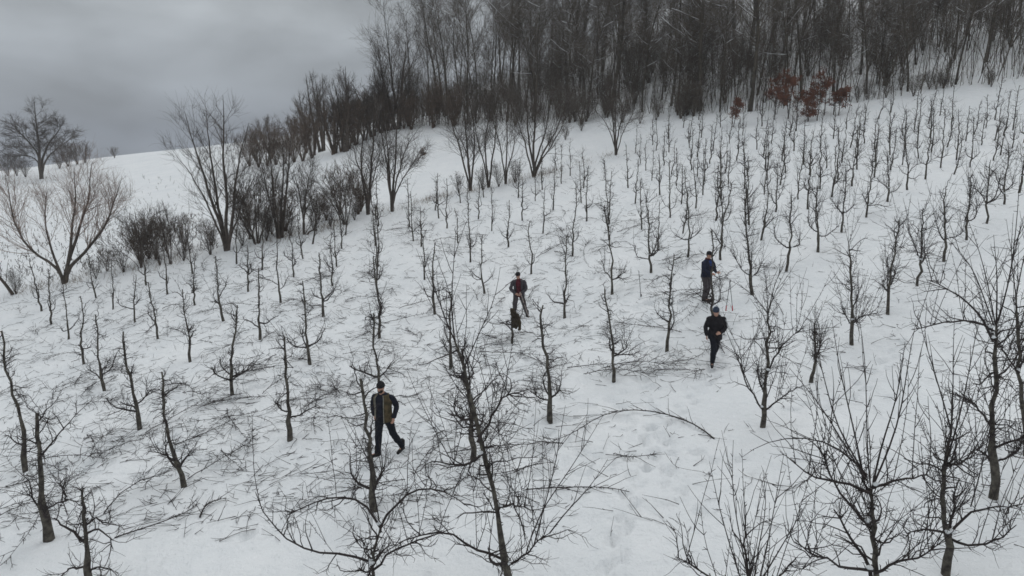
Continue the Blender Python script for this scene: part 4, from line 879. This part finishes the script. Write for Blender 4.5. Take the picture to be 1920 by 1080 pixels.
def person(base, J, name_label, trouser, top, boots='boot', cap='black_cloth', cap_kind='beanie', hem=.84, open_front=None, over=None, collar=None, group='workers in the orchard', seed=0, beard=False):
    r = root('person', base, name_label, 'person', group)
    P = {k: np.array(v, float) for k, v in J.items() if k not in ('face', 'hands')}
    face = norm(np.array(J['face'], float)); hd = P['head']; nk = P['neck']; up = norm(hd - nk + [0, 0, .12]); f = norm(face - up * face.dot(up)); sd_ = np.cross(f, up)
    ch = (P['sl'] + P['sr']) / 2; pe = P['pelvis']; mid = (ch + pe) / 2
    shv = norm(P['sr'] - P['sl'])
    # body
    B = [loft([pe - [0, 0, .10], pe, mid, ch - [0, 0, .12], ch - [0, 0, .02], ch + [0, 0, .05]], [.13, .155, .14, .165, .17, .07], [.09, .11, .10, .115, .09, .06], shv)]
    B.append(limb([ch, nk, hd - up * .03], [.075, .058, .055], 3))
    hs = [(-.122, .028, .030, .045), (-.10, .052, .055, .03), (-.06, .064, .078, .012), (-.01, .070, .090, .004), (.04, .075, .096, 0), (.08, .070, .088, -.004), (.108, .05, .06, -.006), (.122, .02, .025, -.006)]
    B.append(loft([hd + up * z + f * o_ for z, _, _, o_ in hs], [a for _, a, _, _ in hs], [b for _, _, b, _ in hs], sd_, 18))
    B.append(limb([hd + f * .085 + up * .02, hd + f * .108 - up * .015, hd + f * .098 - up * .028], [.010, .015, .012], 2, 8))           # nose
    B.append(limb([hd + f * .088 - up * .055 - sd_ * .022, hd + f * .095 - up * .053, hd + f * .088 - up * .055 + sd_ * .022], [.007, .009, .007], 2, 8))  # lips
    for s_ in (-1, 1):
        B.append(ell(hd + sd_ * s_ * .076 - up * .005 - f * .005, (.012, .02, .032), 10, up, sd_)); B.append(limb([hd + f * .086 + sd_ * s_ * .015 + up * .03, hd + f * .078 + sd_ * s_ * .05 + up * .028], [.009, .008], 2, 8))
    for a, ts in (('l', 1), ('r', -1)):
        B.append(limb([P['s' + a] * .72 + P['e' + a] * .28, P['e' + a], P['w' + a]], [.044, .042, .028], 5)); B.append(limb([ch * .5 + P['s' + a] * .5 - [0, 0, .05], P['s' + a] * .72 + P['e' + a] * .28], [.05, .044], 4)); hdv, cv = J['hands'][a]; B += hand(P['w' + a], hdv, cv, ts)
        B.append(limb([P['h' + a], P['k' + a], P['a' + a]], [.088, .058, .042], 5)); B.append(limb([P['a' + a] - [0, 0, .02], P['a' + a] * .4 + P['t' + a] * .6 + [0, 0, .03]], [.036, .026], 3))
    fuse('body', B, M['skin'], .0085, r, .22, 1)
    for s_ in (-1, 1): fuse('eye', [ell(hd + f * .084 + sd_ * s_ * .031 + up * .012, (.013, .008, .008), 8, up, sd_)], M['eye'], .003, r)
    if beard: fuse('beard', [loft([hd + f * .058 - up * .125, hd + f * .045 - up * .10, hd + f * .03 - up * .07, hd + f * .018 - up * .052], [.03, .054, .064, .066], [.035, .054, .066, .070], sd_)], M['hair'], .008, r)
    fuse('hair', [loft([hd - f * .03 - up * .06, hd - f * .018 - up * .02, hd - f * .012 + up * .03, hd - f * .01 + up * .08], [.058, .072, .076, .06], [.06, .082, .088, .07], sd_)], M['hair'], .008, r)
    # trousers
    T_ = [loft([pe - [0, 0, .12], pe - [0, 0, .03], pe + [0, 0, .10]], [.15, .17, .165], [.125, .135, .125], shv)]
    for a in 'lr': T_.append(limb([P['h' + a] + [0, 0, .02], P['k' + a], P['a' + a] + [0, 0, .03]], [.105, .082, .070], 6))
    fuse('trousers', T_, M[trouser], .014, r, .5, 1, .007, seed)
    for a in 'lr':
        A, Tt = P['a' + a], P['t' + a]; fw = norm((Tt - A) * [1, 1, 0])
        fuse('boot', [limb([A + [0, 0, .16], A + [0, 0, .02]], [.066, .060], 3), limb([A - fw * .045 - [0, 0, .035], A + fw * .06 - [0, 0, .035], Tt + [0, 0, .03]], [.052, .050, .040], 4)], M[boots], .012, r)
    # upper clothing
    def sleeves(k=1.0): return [limb([P['s' + a] * .86 + ch * .14 - [0, 0, .035], P['s' + a] * .8 + P['e' + a] * .2, P['e' + a], P['w' + a] + (P['e' + a] - P['w' + a]) * .03], [.066 * k, .072 * k, .066 * k, .052 * k], 5) for a in 'lr']
    hz = pe * [1, 1, 0] + [0, 0, hem]
    rings = [(hz, .200, .155), (pe + [0, 0, .04], .195, .152), (mid, .188, .148), (ch - [0, 0, .14], .205, .158), (ch - [0, 0, .04], .205, .13), (ch + [0, 0, .035], .14, .10), (ch + [0, 0, .075], .085, .08)]
    inner = [loft([c for c, _, _ in rings], [a * .86 for _, a, _ in rings], [b * .86 for _, _, b in rings], shv)] if (open_front or over) else [loft([c for c, _, _ in rings], [a for _, a, _ in rings], [b for _, _, b in rings], shv)]
    tn, tm = top
    if open_front:          # jacket hanging open over a jumper
        fuse(tn, inner + [limb([ch, nk + [0, 0, .0]], [.09, .075], 2)], M[tm], .014, r, 1, 1, .005, seed)
        fuse('sleeve', [sleeves(1.03)[0]], M[open_front[0]], .014, r, 1, 1, .008, seed + 1); fuse('sleeve', [sleeves(1.03)[1]], M[open_front[0]], .014, r, 1, 1, .008, seed + 2)
        shell('jacket', [(c, a * 1.04, b * 1.06) for c, a, b in rings[:6]], open_front[2], open_front[1] + 2 * math.pi, .025, M[open_front[0]], r)
    elif over:              # sleeveless vest over a jumper
        fuse(tn, inner + sleeves(), M[tm], .014, r, 1, 1, .006, seed)
        hh = [(c, a * 1.03, b * 1.08) for c, a, b in rings[:6]]
        v = shell('vest', hh, over[2], over[1] + 2 * math.pi, .03, M[over[0]], r)
        shell('lining', [(c, a * 1.005, b * 1.05) for c, a, b in hh[:6]], over[1] - .02, over[1] + .07, .03, M['lining'], r, 5)
        shell('lining', [(c, a * 1.005, b * 1.05) for c, a, b in hh[:6]], over[2] - .07, over[2] + .02, .03, M['lining'], r, 5)
    else: fuse(tn, inner + sleeves(), M[tm], .014, r, 1, 1, .009, seed)
    if collar: fuse('scarf', [loft([nk - up * .05, nk, nk + up * .03], [.10, .095, .075], [.10, .10, .085], sd_)], M[collar], .012, r, 1, 1, .006, seed)
    cz = [(.015, .086, .102), (.045, .089, .107), (.08, .085, .100), (.112, .066, .078), (.135, .036, .042), (.142, .015, .015)]
    cpz = [loft([hd + up * z - f * .006 for z, _, _ in cz], [a for _, a, _ in cz], [b for _, _, b in cz], sd_)]
    if cap_kind == 'brim': cpz.append(limb([hd + up * .045 + f * .09, hd + up * .03 + f * .155], [.07, .055], 3, 12, .2, sd_))
    fuse('cap', cpz, M[cap], .009, r, 1, 1, .003, seed)
    if cap_kind == 'beanie': fuse('cap_band', [loft([hd + up * .008 - f * .006, hd + up * .02 - f * .006, hd + up * .042 - f * .006], [.088, .094, .091], [.104, .111, .109], sd_)], M[cap], .009, r)
    return r, P, rings
PI = math.pi
# the walking man
b1 = hit(722, 853)
person(b1, dict(pelvis=(0, 0, .90), sl=(-.185, .02, 1.42), sr=(.195, -.02, 1.42), neck=(-.01, -.02, 1.50), head=(-.02, -.05, 1.635), face=(-.45, -1, -.15),
    el=(-.25, .14, 1.15), wl=(-.20, .0, .95), er=(.31, .05, 1.14), wr=(.25, -.12, .95), hl=(-.09, 0, .88), hr=(.09, 0, .88), kl=(-.10, -.12, .48), kr=(.20, .02, .49),
    al=(-.14, -.12, .09), ar=(.37, .17, .10), tl=(-.33, -.26, .02), tr=(.30, -.05, .02), hands={'l': ((.2, -.6, -.7), (1, 0, .1)), 'r': ((-.15, -.25, -.95), (-.6, -.7, .2))}),
    'bearded man in camouflage vest and black knit cap walking through the snow', 'navy_trousers', ('jumper', 'navy'), over=('camo', -1.10, .22), hem=.83, beard=True, seed=1)
# the man with the blue grey cap
b4 = hit(1337, 680)
_, P4, _ = person(b4, dict(pelvis=(.01, .02, .90), sl=(-.18, .0, 1.40), sr=(.19, -.02, 1.41), neck=(-.02, -.06, 1.49), head=(-.05, -.12, 1.60), face=(-.35, -1, -.7),
    el=(-.27, .03, 1.11), wl=(-.27, -.12, .90), er=(.28, -.02, 1.11), wr=(.10, -.22, 1.01), hl=(-.08, 0, .88), hr=(.09, .02, .88), kl=(-.05, -.16, .49), kr=(.07, .06, .48),
    al=(-.07, -.14, .09), ar=(.06, .28, .12), tl=(-.13, -.36, .02), tr=(.03, .08, .03), hands={'l': ((0, -.4, -.9), (.7, -.2, .2)), 'r': ((-.8, -.3, -.1), (-.2, .6, -.5))}),
    'man in black jacket and slate blue cap walking with lowered head', 'navy_trousers', ('jacket', 'black_cloth'), cap='slate_cap', hem=.76, seed=2)
r4 = [o for o in bpy.data.objects if o.name.startswith('person')][-1]
sP = [P4['sr'] + [.055, -.045, -.06], (P4['sr'] + P4['er']) / 2 + [.058, -.045, 0], P4['er'] + [.052, -.042, 0]]
fuse('sleeve_stripe', [limb(sP, [.016, .018, .016], 4, 8)], M['white_cloth'], .008, r4)
# the man by the tree
b3 = hit(1322, 564)
r3, P3, ring3 = person(b3, dict(pelvis=(-.01, .02, .90), sl=(-.17, -.08, 1.41), sr=(.15, .06, 1.42), neck=(.0, -.01, 1.49), head=(.03, -.04, 1.62), face=(.8, -.75, -.15),
    el=(-.17, -.22, 1.13), wl=(.06, -.30, 1.02), er=(.24, -.02, 1.13), wr=(.26, -.20, 1.05), hl=(-.08, -.02, .88), hr=(.08, .04, .88), kl=(-.03, -.10, .48), kr=(.08, .02, .48),
    al=(-.06, -.04, .09), ar=(.03, .02, .09), tl=(.10, -.20, .02), tr=(.22, -.08, .02), hands={'l': ((.9, -.2, .0), (0, .5, -.6)), 'r': ((.6, -.5, .2), (-.3, .5, -.6))}),
    'man in dark jacket with blue chest and maroon scarf beside a trunk', 'grey_trousers', ('jacket', 'dark_blue'), cap_kind='brim', hem=.86, collar='maroon', seed=3)
shell('chest_panel', [(c, a * 1.02, b * 1.03) for c, a, b in ring3[3:6]], -.9, .75, .03, M['blue_cloth'], r3, 12)
# the man in the red jumper
b2 = hit(972, 597)
person(b2, dict(pelvis=(.03, .02, .92), sl=(-.19, .0, 1.42), sr=(.20, .0, 1.43), neck=(.0, -.03, 1.50), head=(-.02, -.07, 1.63), face=(-.1, -1, -.35),
    el=(-.30, -.04, 1.12), wl=(-.13, -.20, .97), er=(.29, -.04, 1.13), wr=(.12, -.22, .99), hl=(-.09, 0, .88), hr=(.10, 0, .88), kl=(-.13, -.06, .48), kr=(.22, -.04, .48),
    al=(-.15, .05, .09), ar=(.33, .02, .09), tl=(-.22, -.14, .02), tr=(.40, -.16, .02), hands={'l': ((.7, -.4, -.2), (.2, .5, -.6)), 'r': ((-.5, -.4, -.3), (-.2, .5, -.6))}),
    'man in open grey jacket and red jumper holding a pale pole', 'grey_trousers', ('jumper', 'red_cloth'), open_front=('grey_cloth', -.6, .42), hem=.80, seed=4)

# ---- tools and the coat
def tool(name, loc, label, cat, pieces):
    r = root(name, loc, label, cat)
    for nm, P, R, m in pieces:
        g = Geo(); P = np.asarray(P, float); R = np.asarray(R, float); d = norm(P[-1] - P[0]) * .004
        g.add(np.r_[[P[0] - d], P, [P[-1] + d]], np.r_[.001, R, .001], 8); ob(nm, g.mesh(nm, M[m]), r)
    return r
tool('pruning_pole', b2, 'pale long handled pruning pole held by the red jumper man', 'pole', [('handle', [(.05, -.32, 1.06), (.10, -.33, .95), (.40, -.36, .04)], [.013, .014, .012], 'pale_wood'), ('blade', [(.40, -.36, .06), (.42, -.37, .02), (.47, -.40, .0)], [.016, .018, .004], 'steel'), ('cord', [(.055, -.33, 1.05), (.09, -.36, .80), (.38, -.38, .10)], [.003, .003, .003], 'steel')])
tool('lopper', b3, 'dark lopper held at the waist by the maroon scarf man', 'lopper', [('handle', [(.12, -.33, 1.03), (.22, -.33, .93), (.34, -.30, .86)], [.013, .012, .012], 'steel'), ('handle', [(.31, -.27, 1.08), (.33, -.29, .98), (.35, -.30, .86)], [.013, .012, .012], 'steel'), ('blade', [(.35, -.30, .87), (.38, -.29, .80), (.37, -.28, .73)], [.012, .026, .005], 'steel')])
bt = hit(1366, 600); zt = at(1369, 527, bt[1]) - bt
tool('lopper', bt, 'lopper with two red grips hanging from a branch between workers', 'lopper', [('blade', [zt + [0, 0, .05], zt, zt - [.01, 0, .09]], [.006, .022, .012], 'steel'),
     ('handle', [zt - [0, 0, .06], at(1362, 573, bt[1]) - bt], [.009, .009], 'steel'), ('handle', [zt - [0, 0, .06], at(1373, 573, bt[1]) - bt], [.009, .009], 'steel'),
     ('grip', [at(1362, 573, bt[1]) - bt, at(1361, 583, bt[1]) - bt], [.017, .019], 'red_grip'), ('grip', [at(1373, 573, bt[1]) - bt, at(1373.5, 583, bt[1]) - bt], [.017, .019], 'red_grip')])
bp_ = hit(1202, 554); tp = at(1198, 512, bp_[1]) - bp_
tool('pruning_pole', bp_, 'thin dark pole stuck upright in the snow behind the rows', 'pole', [('handle', [(0, 0, -.1), tp * .5, tp], [.013, .011, .010], 'steel'), ('tip', [(0, 0, -.02), (.01, 0, .08)], [.024, .016], 'steel'), ('hook', [tp, tp + [.0, 0, .06], tp + [-.05, 0, .10]], [.012, .012, .006], 'steel')])
# coat hung over the stub
c0 = at(961, 581, bst[1] - .02) - bst; c1 = at(966, 606, bst[1] - .05) - bst; c2_ = at(965, 622, bst[1] - .05) - bst
rc = root('hung_coat', bst, 'olive work coat hung over the short tree stub', 'coat')
lp = [c0 + [0, 0, .04], c0, c0 * .7 + c1 * .3, c0 * .3 + c1 * .7, c1, c1 * .4 + c2_ * .6]
fuse('body', [loft(lp, [.03, .05, .09, .12, .13, .06], [.03, .05, .08, .09, .10, .05], (1, 0, 0), 20)], M['olive'], .014, rc, 1, 1, .022, 5)
q = at(970, 590, bst[1] - .12) - bst; q2 = at(975, 606, bst[1] - .1) - bst; q3 = at(974, 618, bst[1] - .1) - bst
fuse('sleeve', [limb([q, q2, q3], [.06, .058, .05], 5)], M['olive'], .012, rc, 1, 1, .012, 6)
fuse('collar', [loft([c0 + [0, 0, -.01], c0 + [0, 0, .05]], [.085, .07], [.08, .07])], M['olive'], .012, rc, 1, 1, .008, 8)

# ------------------------------------------------------------------ the thin winter air
hz_ = bpy.data.meshes.new('haze'); x0, x1, y0, y1, z0, z1 = -620, 620, -330, 800, float(GZ.min()) - 1.0, float(GZ[(np.abs(GX) < 130) & (GY > 0) & (GY < 180)].max()) + 26
hz_.from_pydata([(x, y, z) for z in (z0, z1) for y in (y0, y1) for x in (x0, x1)], [], [(0, 2, 3, 1), (4, 5, 7, 6), (0, 1, 5, 4), (1, 3, 7, 5), (3, 2, 6, 7), (2, 0, 4, 6)]); hz_.update()
hm = bpy.data.materials.new('haze'); hm.use_nodes = True; ht = hm.node_tree; ht.nodes.clear()
ho = N(ht, 'ShaderNodeOutputMaterial'); hv = N(ht, 'ShaderNodeVolumePrincipled'); hv.inputs['Color'].default_value = (.93, .95, .98, 1); hv.inputs['Density'].default_value = .0006; hv.inputs['Anisotropy'].default_value = 0.0
ht.links.new(hv.outputs[0], ho.inputs['Volume']); hz_.materials.append(hm)
tag(ob('haze', hz_), 'thin grey winter haze over the whole hillside', 'haze', None, 'stuff')
